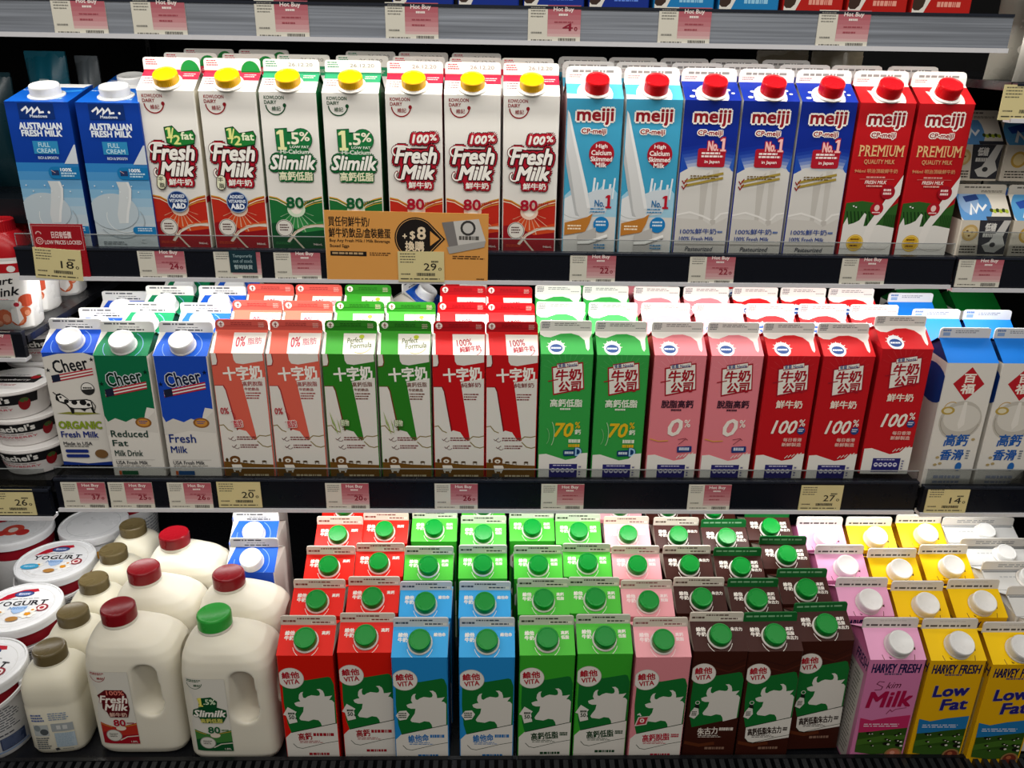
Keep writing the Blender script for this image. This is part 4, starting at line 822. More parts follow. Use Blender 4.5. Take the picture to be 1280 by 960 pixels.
# ---- yogurt tubs
def tub_art_lid(kind):
    def f(a):
        if kind == 'plain':
            a.arc(.5, .5, .42, 0, 360, .008, '#b9bcc0', n=40); a.ell(.5, .3, .02, .02, '#c8cacc', n=10); return
        a.arc(.5, .5, .44, 0, 360, .006, '#c4c4c2', n=40)
        a.poly([(.13, .36), (.24, .2), (.42, .1), (.6, .085), (.64, .15), (.45, .2), (.3, .3)], '#b0182a'); a.ell(.46, .2, .13, .07, '#22386a'); a.ell(.46, .2, .11, .05, '#4a5f94'); a.text('Emmi', .39, .175, .53, .215, '#dfe4ee', .004); a.bars(.25, .31, .72, .325, 1, '#6a6a6a', .8)
        if kind == 'red':
            a.ell(.5, .6, .16, .16, '#c84a3a'); a.ell(.5, .6, .07, .07, '#e0d0c8'); a.ell(.34, .68, .1, .08, '#c23a34'); a.ell(.66, .7, .1, .09, '#b83230'); return
        serif(a, 'YOGURT', .16, .37, .84, .47, '#1d1d22', .006)
        a.poly([(.42, .5), (.62, .49), (.6, .62), (.5, .66), (.44, .6)], '#9db8dc'); a.text('Nature', .38, .5, .62, .56, '#5a86b8', .002, sh=.2)
        a.ell(.82, .55, .08, .08, '#8a2430', n=18); a.ell(.82, .55, .055, .055, '#e0d8d4', n=18); a.ell(.82, .55, .03, .03, '#a82434', n=12)
        for u, v, r in ((.68, .68, .07), (.3, .62, .05), (.72, .6, .035)):
            for k in range(7): t = k * 2 * math.pi / 7; a.ell(u + r * 1.1 * math.cos(t), v + r * .9 * math.sin(t), r * .5, r * .45, '#eceae4', n=8)
            a.ell(u, v, r * .6, r * .5, '#d8901c', n=12)
        a.ell(.2, .66, .13, .07, '#3a9cc8'); a.bars(.12, .645, .28, .68, 2, '#d8ecf4', .5); a.ell(.52, .78, .08, .05, '#a8783c')
        a.arc(.5, .5, .40, 40, 140, .006, '#c8c4c0')
    return f
class Tub:
    def __init__(s, R, H, band, lid, side, off=.75, top=None):
        s.R, s.H = R, H; b = MB()
        b.lathe([(R * .82, 0), (R * .84, .002), (R * .93, H - .012), (R * .935, H - .012)], 56, '#dcdcdc:plastic')
        bb = b.mesh('body', 30); d = MB()
        for z0, z1, key in ((H - .034, H - .014, band),):
            rr = lambda z: R * (.84 + .09 * (z - .002) / (H - .014)) + .0004
            d.lathe([(rr(z0), z0), (rr(z1), z1)], 56, key, capb=False, capt=False)
        if side:
            a = Art(.085, H * .62); side(a); wrap(d, a, .085 / R / .88, top or H * .68, H * .62, bb, off=off)
        s.body, s.band = bb, d.mesh('wrap_print', 30)
        l = MB(); l.lathe([(R * .985, H - .0135), (R, H - .0135), (R, H - .006), (R * 1.005, H - .002), (R * .99, H), (R * .95, H + .0004), (R * .94, H - .0014), (R * .9, H - .0012)], 64, '#dfe0e2:plastic')
        a = Art(2 * R * .9, 2 * R * .9); lid(a); l.art(a, (-R * .9, R * .9, H - .0012), (2 * R * .9, 0, 0), (0, -2 * R * .9, 0), (0, 0, 1))
        s.lid = l.mesh('lid', 30)
        h = MB(); n = 28; vs = []     # bail handle lying round the rim
        for i in range(n + 1):
            t = math.pi + math.pi * i / n; r = R * 1.03
            p = Vector((r * math.cos(t), r * math.sin(t), H - .019 - .018 * math.sin(math.pi * i / n)))
            for o in ((0, 0, .0022), (.0, 0, -.0022)):
                vs.append(p + Vector(o)); vs.append(p * 1.0 + Vector((.0022 * math.cos(t), .0022 * math.sin(t), o[2])))
        fs = []
        for i in range(n):
            q = 4 * i; fs += [(q, q + 4, q + 5, q + 1), (q + 1, q + 5, q + 7, q + 3), (q + 3, q + 7, q + 6, q + 2), (q + 2, q + 6, q + 4, q)]
        h.add(vs, fs, '#dcdcdc:plastic', True); h.lathe([(.004, H - .024), (.004, H - .014)], 12, '#dcdcdc:plastic', R * 1.0, 0); h.lathe([(.004, H - .024), (.004, H - .014)], 12, '#dcdcdc:plastic', -R * 1.0, 0)
        s.handle = h.mesh('handle')
    def put(s, X, Y, Z, label, group, rz=0, rx=0, ry=0, handle=True):
        o = empty('yogurt_tub', (X, Y, Z), rz, rx, ry); link('body', s.body, o); link('wrap_print', s.band, o); link('lid', s.lid, o)
        if handle: link('handle', s.handle, o)
        return tag(o, label, 'yogurt tub', group)
def tub_back(a):
    a.bars(.3, .05, .95, .55, 9, '#5a5e66', .4, 2); a.bars(.3, .6, .8, .64, 1, '#3a3c44', .7); a.ell(.3, .8, .13, .13, '#3f5f9a', n=20); a.ell(.3, .8, .115, .115, '#d8dade', n=20); a.bars(.22, .77, .38, .84, 2, '#3f5f9a', .5); a.rect(.55, .68, .95, .95, '#2e3a5a'); a.bars(.57, .7, .93, .94, 8, '#7a88a8', .4, 5); a.rect(0, .96, 1, 1, '#8aa0c0')
tub_nat = Tub(.0590, .118, '#8e1522', tub_art_lid('nature'), tub_back)
tub_red = Tub(.0590, .118, '#8e1522', tub_art_lid('red'), lambda a: a.bars(.1, .2, .8, .9, 8, '#8a8e96', .4, 2))
def zero_side(a):
    a.poly([(.35, .0), (.8, .0), (.78, .25), (.58, .42), (.42, .25)], '#1f86b8'); a.text('0%', .5, .06, .66, .16, '#e6f0f4', .006); a.bars(.46, .2, .7, .28, 1, '#e6f0f4', .8)
    for u, v in ((.2, .3), (.85, .5), (.3, .6)): a.ell(u, v, .09, .09, '#d8961c'); a.ell(u + .05, v + .05, .05, .05, '#e8c870')
tub_zero = Tub(.0560, .112, '#d8dadc', tub_art_lid('plain'), zero_side, .45, .112 - .0145)

# ---- low strawberry pots
def pot_lid(a):
    a.poly([(0, .36), (1, .26), (1, .58), (0, .72)], '#1a1a1c'); a.text('Strawberry', .16, .44, .84, .56, '#e8e6e2', .006, rot=6); a.bars(.2, .2, .7, .3, 2, '#8a8c90', .4); a.bars(.25, .72, .75, .82, 2, '#b05a60', .4, 3)
    a.ell(.86, .3, .09, .1, '#b01c26'); a.ell(.86, .2, .05, .03, '#3f6a2c')
def pot_side(a):
    a.rect(0, .0, 1, .44, '#17171a'); a.text("Rachel's", .2, .09, .68, .36, '#e8e6e2', .010, rot=3); a.bars(.1, .5, .68, .55, 1, '#a08a8a', .7); a.text('STRAWBERRY', .1, .6, .7, .69, '#c05060', .002); a.bars(.1, .72, .66, .84, 2, '#c8b8b8', .4, 2)
    a.ell(.84, .45, .07, .085, '#8a1620'); a.ell(.84, .27, .05, .03, '#3f5a2c')
class Pot:
    def __init__(s):
        R, H = .0500, .0415; s.R, s.H = R, H; b = MB(); b.lathe([(R * .74, 0), (R * .78, .0015), (R * .95, H - .0045), (R * .99, H - .0042), (R, H - .003), (R * .995, H - .0012), (R * .96, H - .001)], 52, '#dcd8d6:plastic'); s.body = b.mesh('body', 30)
        d = MB(); a = Art(.105, .030); pot_side(a)
        wrap(d, a, 2.4, H - .0048, .033, s.body); s.wrap = d.mesh('wrap_print')
        l = MB(); l.lathe([(R * .97, H - .001), (R * .985, H), (R * .96, H + .0006)], 52, '#e2e0de'); a = Art(2 * R * .68, 2 * R * .68); pot_lid(a); l.art(a, (-R * .68, R * .68, H + .0007), (2 * R * .68, 0, 0), (0, -2 * R * .68, 0), (0, 0, 1)); s.lid = l.mesh('lid')
    def put(s, X, Y, Z, label, group, rz=0):
        o = empty('yogurt_pot', (X, Y, Z), rz); link('body', s.body, o); link('wrap_print', s.wrap, o); link('lid', s.lid, o); return tag(o, label, 'yogurt pot', group)
pot = Pot()
# ---- yogurt drink bottle
def yd_art(a):
    a.rect(0, 0, 1, .14, '#b01820'); a.ell(.32, .1, .16, .12, '#22407a'); a.bars(.22, .09, .42, .12, 1, '#dfe4ee', .8); a.ell(.75, .08, .07, .07, '#e8e4e0', n=10)
    a.text('Yogurt', .05, .22, .75, .36, '#1c1c20', .008, sh=.3, rot=6); a.text('Drink', .12, .37, .82, .5, '#1c1c20', .008, sh=.3, rot=6); a.bars(.25, .54, .62, .56, 1, '#c05058', .8)
    a.ell(.9, .58, .14, .14, '#b8482c'); a.ell(.72, .63, .09, .09, '#e8e0dc', n=16); a.ell(.72, .63, .05, .05, '#b02434', n=12)
    for u, v, r in ((.45, .82, .16), (.7, .85, .15), (.85, .75, .1), (.3, .9, .1)): a.ell(u, v, r, r * 1.1, '#c05a34', n=12); a.ell(u + .03, v + .02, r * .5, r * .6, '#d89070', n=10)
    a.poly([(.6, .7), (.75, .68), (.8, .85), (.68, .95), (.58, .88)], '#e8e2de')
class Drink:
    def __init__(s):
        b = MB(); b.loft([(0, .026, .024, 3.2), (.004, .029, .027, 3.2), (.07, .033, .030, 3.2), (.092, .034, .031, 3), (.096, .033, .030, 2.8)], 40, '#dedcd8:plastic'); s.body = b.mesh('body')
        d = MB(); a = Art(.062, .088); yd_art(a); wrap(d, a, 2.1, .092, .088, s.body); s.wrap = d.mesh('label')
        r = MB(); r.loft([(.096, .0335, .0305, 2.8), (.099, .0335, .0305, 2.8)], 40, '#dedcd8:plastic'); r.loft([(.099, .033, .030, 2.8), (.112, .0325, .0295, 2.6), (.124, .027, .025, 2.3), (.130, .021, .021, 2)], 40, '#a8141c:plastic'); s.sh = r.mesh('shoulder_sleeve')
        s.cap = cap_mesh('cap', .0195, .015, '#b0141c:plastic', 40)
    def put(s, X, Yf, Z, label, group, rz=0):
        o = empty('yogurt_drink_bottle', (X, Yf + .032, Z), rz); link('body', s.body, o); link('label', s.wrap, o); link('shoulder_sleeve', s.sh, o); link('cap', s.cap, o, (0, 0, .130)); return tag(o, label, 'yogurt drink', group)
drink = Drink()
# ------------------------------------------------------------------ the chiller case
Z1, Z2, Z3 = 1.249, .942, .613
DK = '#0b0d14:plastic'
b = MB(); b.box(-2.2, 2.2, 1.66, 1.70, .3, 2.5, '#050506:matte'); struct(link('wall_back', b.mesh('wall_back')))
b = MB(); b.box(-2.4, 2.4, -2.2, 1.7, -.03, 0, '#4a443c:matte'); struct(link('floor', b.mesh('floor')))
def shelf(label, x0, x1, zdeck, yf, z0, z1, lip=None, key='#0d1019:plastic', edge='#d4d4d8:plastic', yb=1.65, lamp=True, thick=.010):
    o = empty('display_shelf', ((x0 + x1) / 2, yf, zdeck)); X = (x1 - x0) / 2
    d = MB(); d.box(-X, X, .012, yb - yf, -thick, -.0002, '#16171b:plastic'); link('deck', d.mesh('deck'), o)
    r = MB(); a, c = z0 - zdeck, z1 - zdeck
    r.box(-X, X, 0, .008, a + .004, c - .003, key); r.box(-X, X, -.0015, .0092, c - .003, c, '#20242e:plastic'); 
    link('price_rail', r.mesh('price_rail'), o)
    e = MB(); e.prism([(-X, a - .001), (X, a - .001), (X, a + .004), (-X, a + .004)], -.0035, .0125, edge); link('rail_edge', e.mesh('rail_edge'), o)  # lip along the rail; its pale colour also stands in for a bright reflection
    if lip:
        g = MB(); g.box(-X + .002, X - .002, .003, .0046, c, lip - zdeck, 'clear'); g.box(-X + .002, X - .002, .0028, .0048, lip - zdeck, lip - zdeck + .0008, '#868a8a:plastic'); link('front_guard', g.mesh('front_guard'), o)  # thin pale strip added as a painted highlight along the clear guard's top
    if lamp:
        l = MB(); l.box(-X, X, .018, .032, -thick - .012, -thick, '#2a2b2f:plastic'); link('lamp_housing', l.mesh('lamp_housing'), o)
    return tag(o, label, 'shelf', 'display shelves of the chiller')
shelf('silver-railed shelf above all the tall cartons, at the top edge', -1.0, .588, 1.5405, 1.025, 1.5006, 1.5405, key='#9aa0aa:brushed', lamp=False, thick=.006)
shelf('dark shelf under the tallest row of cartons with yellow, white and red caps', -.604, .6005, Z1, 1.06, 1.2125, 1.2536, 1.2695)
shelf('dark shelf under the middle row of capless and white-capped cartons', -.5905, .5925, Z2, 1.015, .8990, .948, .9625)
shelf('dark shelf under the small oat cartons beside the red premium cartons', .6035, 1.2, Z1, 1.06, 1.2085, 1.2536, 1.285, lamp=False)
shelf('dark shelf under the blue-roofed cartons with red diamonds', .6015, 1.2, .932, 1.015, .8955, .940, .965)
shelf('dark shelf under the strawberry yogurt drink bottles', -1.2, -.612, 1.135, 1.05, 1.1045, 1.144, 1.185, lamp=False)
shelf('dark shelf under the stacked strawberry yogurt pots', -1.2, -.601, .939, 1.015, .8850, .9306, .960)
shelf('short dark shelf higher up beside the red premium cartons', .612, 1.2, 1.468, 1.03, 1.424, 1.467, lamp=False)
def lower_deck():
    b = MB(); b.box(-1.4, 1.4, .80, 1.65, .36, Z3, '#121317:plastic'); o = link('lower_deck', b.mesh('deck')); return struct(o)
lower_deck()
def grille():
    o = empty('air_grille', (0, .79, .606)); f = MB(); f.box(-1.2, 1.2, -.05, .044, -.25, .012, '#0c0d0f:plastic'); f.box(-1.2, 1.2, .038, .044, .012, .034, '#101114:plastic')
    link('frame', f.mesh('frame'), o)
    s = MB()
    for i in range(150):
        x = -.9 + i * .012; s.add([(x, -.03, .012), (x + .0065, -.03, .012), (x + .0065, .038, .012), (x, .038, .012), (x, -.03, .026), (x + .0065, -.03, .026), (x + .0065, .038, .033), (x, .038, .033)], [(0, 1, 5, 4), (1, 2, 6, 5), (2, 3, 7, 6), (3, 0, 4, 7), (4, 5, 6, 7)], '#1d1e21:plastic')
    link('grille_slats', s.mesh('slats'), o); f2 = MB(); f2.box(-1.2, 1.2, -.034, -.03, .0, .028, '#2a2c30:plastic'); link('front_strip', f2.mesh('strip'), o)
    tag(o, 'black slotted air grille along the bottom front of the case', 'grille')
grille()
# bay divider posts far back between the bays
for x, l in ((-.607, 'slim black upright between the pots and the striped-ribbon cartons'), (.6005, 'slim black upright between the main bay and the oat cartons')):
    b = MB(); b.box(-.0035, .0035, 0, .03, 0, 1.2, '#08080a:plastic')
    for k in range(24): b.box(-.0015, .0015, -.0006, .001, .03 + k * .048, .05 + k * .048, '#000000:matte')
    tag(link('shelf_upright', b.mesh('upright'), None, (x, 1.60, .62)), l, 'upright')

# ------------------------------------------------------------------ cartons
TOPG, MIDG, LOWG = 'milk cartons on the upper shelf', 'milk cartons on the middle shelf', 'milk cartons on the bottom deck'
ORD = ['front', 'second', 'third', 'fourth', 'rearmost fifth']
def jit(s): return (random.random() - .5) * 2 * s
def column(kind, X, Yf, Z, pitch, n, look, where, group, dz=0, jx=.0008, rz=0, z0=0, shift=0):
    for k in range(n):
        lab = f'{look}, {where}, {["front", "second", "third", "fourth", "fifth"][k]} row'
        kind.put(X + (jit(jx) + shift if k else 0), Yf + pitch * k + (jit(.0012) if k else 0), Z + dz * k + (z0 if k == 0 else 0), lab, group, rz=(jit(.012) if k else rz))
# upper shelf
P1 = .0785
for X, n, l in ((-.5545, 1, 'blue full-cream carton with slanted top, at the outer end of the row'), (-.4697, 2, 'blue full-cream carton with slanted top, beside the half-fat cartons')):
    for k in range(n): meadow.put(X - .010 * k, 1.083 + .082 * k, Z1 + .009 * k, l + ('' if k == 0 else ', second from the front'), TOPG)
up = [(k_half, -.3990, 3, 'white half-fat carton with yellow cap, green fin tab', 'beside the blue slanted cartons'), (k_half, -.3245, 3, 'white half-fat carton with yellow cap, green fin tab', 'beside the green low-fat cartons'),
      (k_slim, -.2515, 2, 'white low-fat carton, green print, yellow cap', 'beside the half-fat cartons'), (k_slim, -.1752, 3, 'white low-fat carton, green print, yellow cap', 'beside the full-fat red ones'),
      (k_full, -.0980, 3, 'white carton with red 100% print and yellow cap', 'beside the green low-fat ones'), (k_full, -.0258, 3, 'white carton with red 100% print and yellow cap', 'middle of the three columns'), (k_full, .0470, 2, 'white carton with red 100% print and yellow cap', 'beside the sky-blue cartons'),
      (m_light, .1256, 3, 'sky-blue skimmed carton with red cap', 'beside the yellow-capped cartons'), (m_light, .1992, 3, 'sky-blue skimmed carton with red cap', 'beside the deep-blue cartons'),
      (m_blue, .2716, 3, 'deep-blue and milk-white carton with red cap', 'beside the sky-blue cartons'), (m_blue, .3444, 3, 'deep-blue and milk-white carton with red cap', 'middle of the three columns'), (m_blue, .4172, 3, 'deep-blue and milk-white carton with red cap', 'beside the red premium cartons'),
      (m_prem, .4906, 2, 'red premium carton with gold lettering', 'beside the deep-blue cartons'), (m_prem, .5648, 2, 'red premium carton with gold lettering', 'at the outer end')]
for i, (kd, X, n, look, where) in enumerate(up): column(kd, X, 1.087, Z1, P1, n, look, where, TOPG, dz=.0045, shift=.001 if i % 2 else -.001)
# middle shelf
P2 = .081
mid = [(c_org, -.5542, 1.044, 3, 'white organic carton with cow print and blue top', 'beside the yogurt pots'), (c_green, -.4805, 1.03, 4, 'white and green reduced-fat carton with white cap', 'beside the organic ones'), (c_blue, -.4040, 1.03, 4, 'white and blue fresh milk carton with white cap', 'beside the coral ones'),
       (x_pink, -.3305, 1.03, 3, 'coral and white skimmed carton', 'beside the white-capped cartons'), (x_pink, -.2590, 1.03, 3, 'coral and white skimmed carton', 'beside the green and white ones'),
       (x_green, -.1868, 1.03, 3, 'green and white low-fat carton', 'beside the coral ones'), (x_green, -.1150, 1.03, 2, 'green and white low-fat carton', 'beside the red and white ones'),
       (x_red, -.0434, 1.03, 4, 'red and white pure milk carton', 'beside the green and white ones'), (x_red, .0268, 1.03, 3, 'red and white pure milk carton', 'beside the all-green ones'),
       (n_green, .0985, 1.03, 3, 'all-green high-calcium carton with yellow 70', 'beside the red and white ones'), (n_green, .1722, 1.029, 4, 'all-green high-calcium carton with yellow 70', 'beside the pink ones'),
       (n_pink, .2477, 1.029, 4, 'pink zero-fat carton', 'beside the all-green ones'), (n_pink, .3228, 1.029, 3, 'pink zero-fat carton', 'beside the all-red ones'),
       (n_red, .3980, 1.03, 4, 'all-red 100% carton', 'beside the pink ones'), (n_red, .4717, 1.03, 3, 'all-red 100% carton', 'middle of the three columns'), (n_red, .5470, 1.03, 3, 'all-red 100% carton', 'beside the blue-roofed ones')]
for kd, X, Y, n, look, where in mid:
    column(kd, X, Y, Z2, P2, n, look, where, MIDG, dz=.002, jx=.0012, z0=.011 if X == .5470 else .012 if X == -.5542 else 0)
for X, n, where in ((.6385, 3, 'beside the all-red ones'), (.7130, 2, 'at the frame edge')):
    column(b_blue, X, 1.03, .932, P2, n, 'white carton with red diamond and blue roof', where, MIDG, dz=.001)
b_green.put(.690, 1.275, .932, 'white carton with plain dark green roof, behind the blue-roofed ones', MIDG, rz=.12); b_green.put(.775, 1.27, .932, 'dark green roofed white carton at the frame edge behind the blue-roofed ones', MIDG, rz=.05)
c_blue.put(-.128, 1.262, Z2, 'pale carton turned sideways, behind the green and white ones', MIDG, rz=1.25)
# bottom deck: measured row by row, front first
Y5 = [.845, .923, 1.004, 1.086, 1.166]
low = [(v_red, 'red high-calcium carton with green cap', 'beside the white jugs', [(-.230, 0), (-.231, 0), (-.230, 0), (-.231, 0), (-.235, 0)]),
       (v_red, 'red high-calcium carton with green cap', 'beside the blue and green column', [(-.156, .006), (-.158, .007), (-.160, .009), (-.162, .014)]),
       (v_blue, None, None, [(-.0875, -.004), (-.0865, -.005), (-.0885, 0), (-.0870, .02)]),
       (v_blue, None, None, [(-.0035, -.004), (-.007, -.005), (-.011, .004), (-.011, .004), (-.012, .005)]),
       (v_green, 'green low-fat carton with green cap', 'beside the blue-fronted column', [(.072, 0), (.072, .003), (.069, .003), (.064, .022)]),
       (v_green, 'green low-fat carton with green cap', 'beside the pale pink column', [(.1450, .003), (.1420, .006), (.1405, .009), (.1355, .012)]),
       (v_pink, 'pale pink skimmed carton with green cap', 'between the green and brown ones', [(.2175, -.004), (.2130, -.001), (.2115, .003), (.2100, .003), (.209, .004)]),
       (v_choc, 'brown chocolate carton with pale fin and green cap', 'beside the pale pink column', [(.2925, .008), (.2865, .006), (.2870, .004), (.2870, .0), (.287, .003)]),
       (v_low, 'dark brown low-fat chocolate carton with dark green fin', 'beside the pale-finned brown column', [(.3645, .008), (.3610, .004), (.3600, -.002), (.3595, -.006), (.360, -.004)]),
       (v_low, 'dark brown low-fat chocolate carton with dark green fin', 'beside the pink farm cartons', [(.4375, .022), (.4330, .020), (.4330, .022), (.4325, .016)]),
       (h_pink, 'orchid-pink skim milk carton with white cap', 'beside the brown ones', [(.5120, -.010), (.5105, 0), (.5105, 0), (.5100, -.004)]),
       (h_yell, 'yellow low-fat carton with white cap', 'beside the orchid-pink ones', [(.5880, -.012), (.5840, -.009), (.5845, -.010), (.5870, -.004)]),
       (h_yell, 'yellow low-fat carton with white cap', 'beside the plain white ones', [(.6625, -.020), (.6640, -.004), (.6650, .001), (.6690, .005)])]
for ci, (kd, look, where, ps) in enumerate(low):
    for k, (X, dy) in enumerate(ps):
        kk, lo, wh = kd, look, where
        if kd is v_blue:
            kk = v_blue if k < 2 else v_green
            lo = 'sky-blue vitamin carton with green cap' if k < 2 else 'green low-fat carton behind the sky-blue ones'
            wh = 'beside the red ones' if ci == 2 else 'beside the all-green columns'
        place = ["front", "second", "third", "fourth", "fifth"][k] + ' row'
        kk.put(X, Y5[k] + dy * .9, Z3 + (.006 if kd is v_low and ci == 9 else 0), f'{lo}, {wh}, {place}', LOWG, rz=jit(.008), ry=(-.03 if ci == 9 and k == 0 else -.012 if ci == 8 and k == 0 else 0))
for k, (X, Y) in enumerate(((-.346, 1.0255), (-.362, 1.098), (-.378, 1.171))):
    c_blue.put(X, Y, Z3, 'white and blue carton behind the jugs, ' + ['nearest to them', 'in the middle of three', 'last, under the shelf edge'][k], LOWG)
for k, (X, Y) in enumerate(((.763, .853), (.760, .912), (.757, .971), (.757, 1.031), (.760, 1.091))):
    plain.put(X, Y, Z3 + .012, 'plain white carton with white cap, at the frame edge, ' + ['at the very front', 'second from the front', 'third from the front', 'fourth from the front', 'fifth from the front'][k], LOWG)
# jugs and bottles
JG, BG = 'milk jugs on the bottom deck', 'gold-capped bottles on the bottom deck'
for kind, X, Y, l in (('red', -.4795, .9057, 'white plastic milk jug with dark red cap and red label, at the very front'), ('red', -.4804, .9933, 'white plastic milk jug with dark red cap, behind the red-labelled front jug'), ('red', -.4690, 1.0804, 'white plastic milk jug with dark red cap, rearmost of its column'),
                      ('green', -.3529, .8926, 'white plastic milk jug with light green cap and green label'), ('red', -.3600, .9800, 'white plastic milk jug with dark red cap, behind the green-capped jug')):
    jug(kind, X - JCX, Y - JD / 2, Z3, l, JG)
for k, (X, Y) in enumerate(((-.5754, .8999), (-.5801, .9758), (-.5846, 1.0516), (-.588, 1.1286), (-.5872, 1.2026))):
    bottle(X, Y - BW / 2, Z3, 'short white milk bottle with gold cap, ' + ['at the very front with its back label showing', 'second from the front', 'third from the front', 'fourth from the front', 'rearmost of the five'][k], BG, rz=.1 if k == 0 else jit(.05))
# yogurt tubs
TG = 'large yogurt tubs on the bottom deck'
tub_nat.put(-.6740, .8990, Z3, 'white plain yogurt tub with flower lid, at the very front beside the first gold cap', TG, rz=-.15)
tub_nat.put(-.6860, 1.0260, Z3, 'white plain yogurt tub with flower lid, in the middle of three', TG, rz=.1); tub_nat.put(-.6900, 1.1450, Z3, 'white plain yogurt tub with flower lid, rearmost of three', TG, rz=.05)
tub_red.put(-.8050, 1.2450, Z3, 'yogurt tub with red berries on its lid, red band below', TG, rz=.2, handle=False); tub_zero.put(-.6840, 1.2670, Z3, 'yogurt tub with blank grey lid and blue 0% patch', TG, rz=.55, handle=False)
tub_red.put(-.6820, 1.3850, Z3, 'yogurt tub with red lid print, behind the rearmost gold cap', TG, rz=.6, handle=False)
# strawberry pots in stacks, left bay
PG = 'stacked strawberry yogurt pots'
for s, (X, Y, n, w) in enumerate(((-.6460, 1.078, 3, 'front stack'), (-.6540, 1.182, 4, 'second stack back'), (-.7520, 1.082, 3, 'outer stack cut by the frame edge'))):
    for k in range(n): pot.put(X + (.004, -.001, -.006, .0)[k], Y + (0, .003, -.002, .002)[k], .9392 + .0424 * k, 'white yogurt pot with black band, ' + (['bottom', 'second up', 'third up', 'topmost'] if n == 4 else ['bottom', 'middle', 'topmost'])[k] + ' of the ' + w, PG, rz=(.1, .25, -.1, .2)[k] + s * .1)
# yogurt drinks
YG = 'yogurt drink bottles'
drink.put(-.645, 1.075, 1.135, 'strawberry yogurt drink bottle with red sleeve, in front', YG, rz=.1); drink.put(-.660, 1.155, 1.135, 'strawberry yogurt drink bottle standing behind the front one', YG, rz=-.1); drink.put(-.660, 1.240, 1.135, 'strawberry yogurt drink bottle, third from the front', YG, rz=.1); drink.put(-.725, 1.085, 1.135, 'yogurt drink bottle cut by the frame edge', YG)
# oat cartons, right bay
OG = 'small oat drink cartons on the side bay'
for X, kd, w in ((.6415, oat, 'beside the red premium carton'), (.7115, oat_alt, 'at the frame edge')):
    kd.put(X, 1.078, Z1 + .002, f'small oat drink carton in the lower tier, front, {w}', OG, 'oat drink', 'oat_drink_carton'); kd.put(X, 1.140, Z1 + .002, f'small oat drink carton in the lower tier, second row, {w}', OG, 'oat drink', 'oat_drink_carton'); kd.put(X + .004, 1.140, Z1 + .0905, f'small oat drink carton in the upper tier, {w}', OG, 'oat drink', 'oat_drink_carton')
# small packs on the top shelf, only their feet in view
def pack_art(c, t):
    def f(a): a.poly([(0, .55), (.25, .5), (.32, .8), (.2, 1), (0, 1)], '#dcd8d0'); a.ell(.08, .85, .13, .16, '#3a2a22', n=10); a.bars(.42, .86, .85, .93, 1, t, .9, 3); a.bars(.3, .1, .9, .4, 3, t, .6)
    return f
pk = {c: Kind(.0685, .085, .05, .018, .012, c, c, c, '#d8d4cc', art=pack_art(c, t)) for c, t in (('#0f2c86', '#5f86d8'), ('#1878b4', '#8fc4e0'), ('#b01a14', '#e09a88'))}
x0 = -.08
for i, (c, nm) in enumerate([('#0f2c86', 'navy')] * 4 + [('#1878b4', 'light blue')] * 2 + [('#b01a14', 'red')] * 3):
    k = sum(1 for q in range(i) if ([('navy')] * 4 + ['light blue'] * 2 + ['red'] * 3)[q] == nm)
    w = {'navy': ['first', 'second', 'third', 'fourth, beside the light blue ones'], 'light blue': ['beside the navy ones', 'beside the red ones'], 'red': ['beside the light blue ones', 'middle of three', 'at the outer end']}[nm][k]
    pk[c].put(x0 + .0735 * i, 1.036, 1.5405, f'small {nm} milk pack on the silver-railed top shelf, {w}', 'small milk packs on the top shelf', 'milk pack', 'milk_pack')

# ------------------------------------------------------------------ pouches in the side bays
def pouch(label, X, Y, Z, w, h, d, col, art=None, rz=0, rx=0, name='snack_pouch', cat='pouch'):
    b = MB(); n, m = 12, 8; vs = []
    for sgn in (-1, 1):
        for j in range(m + 1):
            for i in range(n + 1):
                u, v = i / n * 2 - 1, j / m; t = d / 2 * max(0, (1 - abs(u) ** 3)) * (math.sin(math.pi * min(1, v * .92 + .02)) ** .6 if 0 < v < 1 else 0) + .0008
                vs.append((u * w / 2 * (1 - .06 * math.sin(math.pi * v)), sgn * (t + .001 * math.sin(9 * u + 5 * v)), v * h + (.003 * math.sin(4 * u) if j == m else 0)))
    N = (n + 1) * (m + 1); fs = []
    for q in (0, 1):
        for j in range(m):
            for i in range(n):
                a = q * N + j * (n + 1) + i; f = (a, a + 1, a + n + 2, a + n + 1); fs.append(f if q == 0 else f[::-1])
    for j in range(m):
        for i in (0, n): a = j * (n + 1) + i; fs.append((a, a + n + 1, a + n + 1 + N, a + N))
    for i in range(n):
        a = m * (n + 1) + i; fs.append((a, a + 1, a + 1 + N, a + N)); fs.append((i, i + 1, i + 1 + N, i + N))
    b.add(vs, fs, col, True); me = b.mesh('body', 60)
    o = empty(name, (X, Y, Z), rz, rx); link('body', me, o)
    if art: a = Art(w * .8, h * .8); art(a); q = MB(); drape(q, a, (-w * .4, -.2, h * .9), (w * .8, 0, 0), (0, 0, -h * .8), me, lift=.0006); link('front_print', q.mesh('print'), o)
    s = MB(); s.box(-w * .49, w * .49, -.0014, .0014, h - .006, h + .004, col); link('top_seal', s.mesh('seal'), o)
    return tag(o, label, cat)
pouch('dull teal pouch with white upright lettering behind the first blue carton', -.650, 1.32, Z1, .062, .228, .03, '#176a80:plastic', lambda a: (a.rect(.35, .06, .62, .62, '#bcd0d4'), a.bars(.4, .1, .58, .58, 9, '#3a6a7a', .6), a.ell(.85, .5, .1, .06, '#a85a3a')), rz=-.1)
pouch('small grey pouch beside the teal pouch on the upper shelf', -.605, 1.35, Z1, .034, .222, .03, '#6f787e:plastic', lambda a: a.bars(.3, .1, .7, .5, 6, '#d0d4d6', .6))
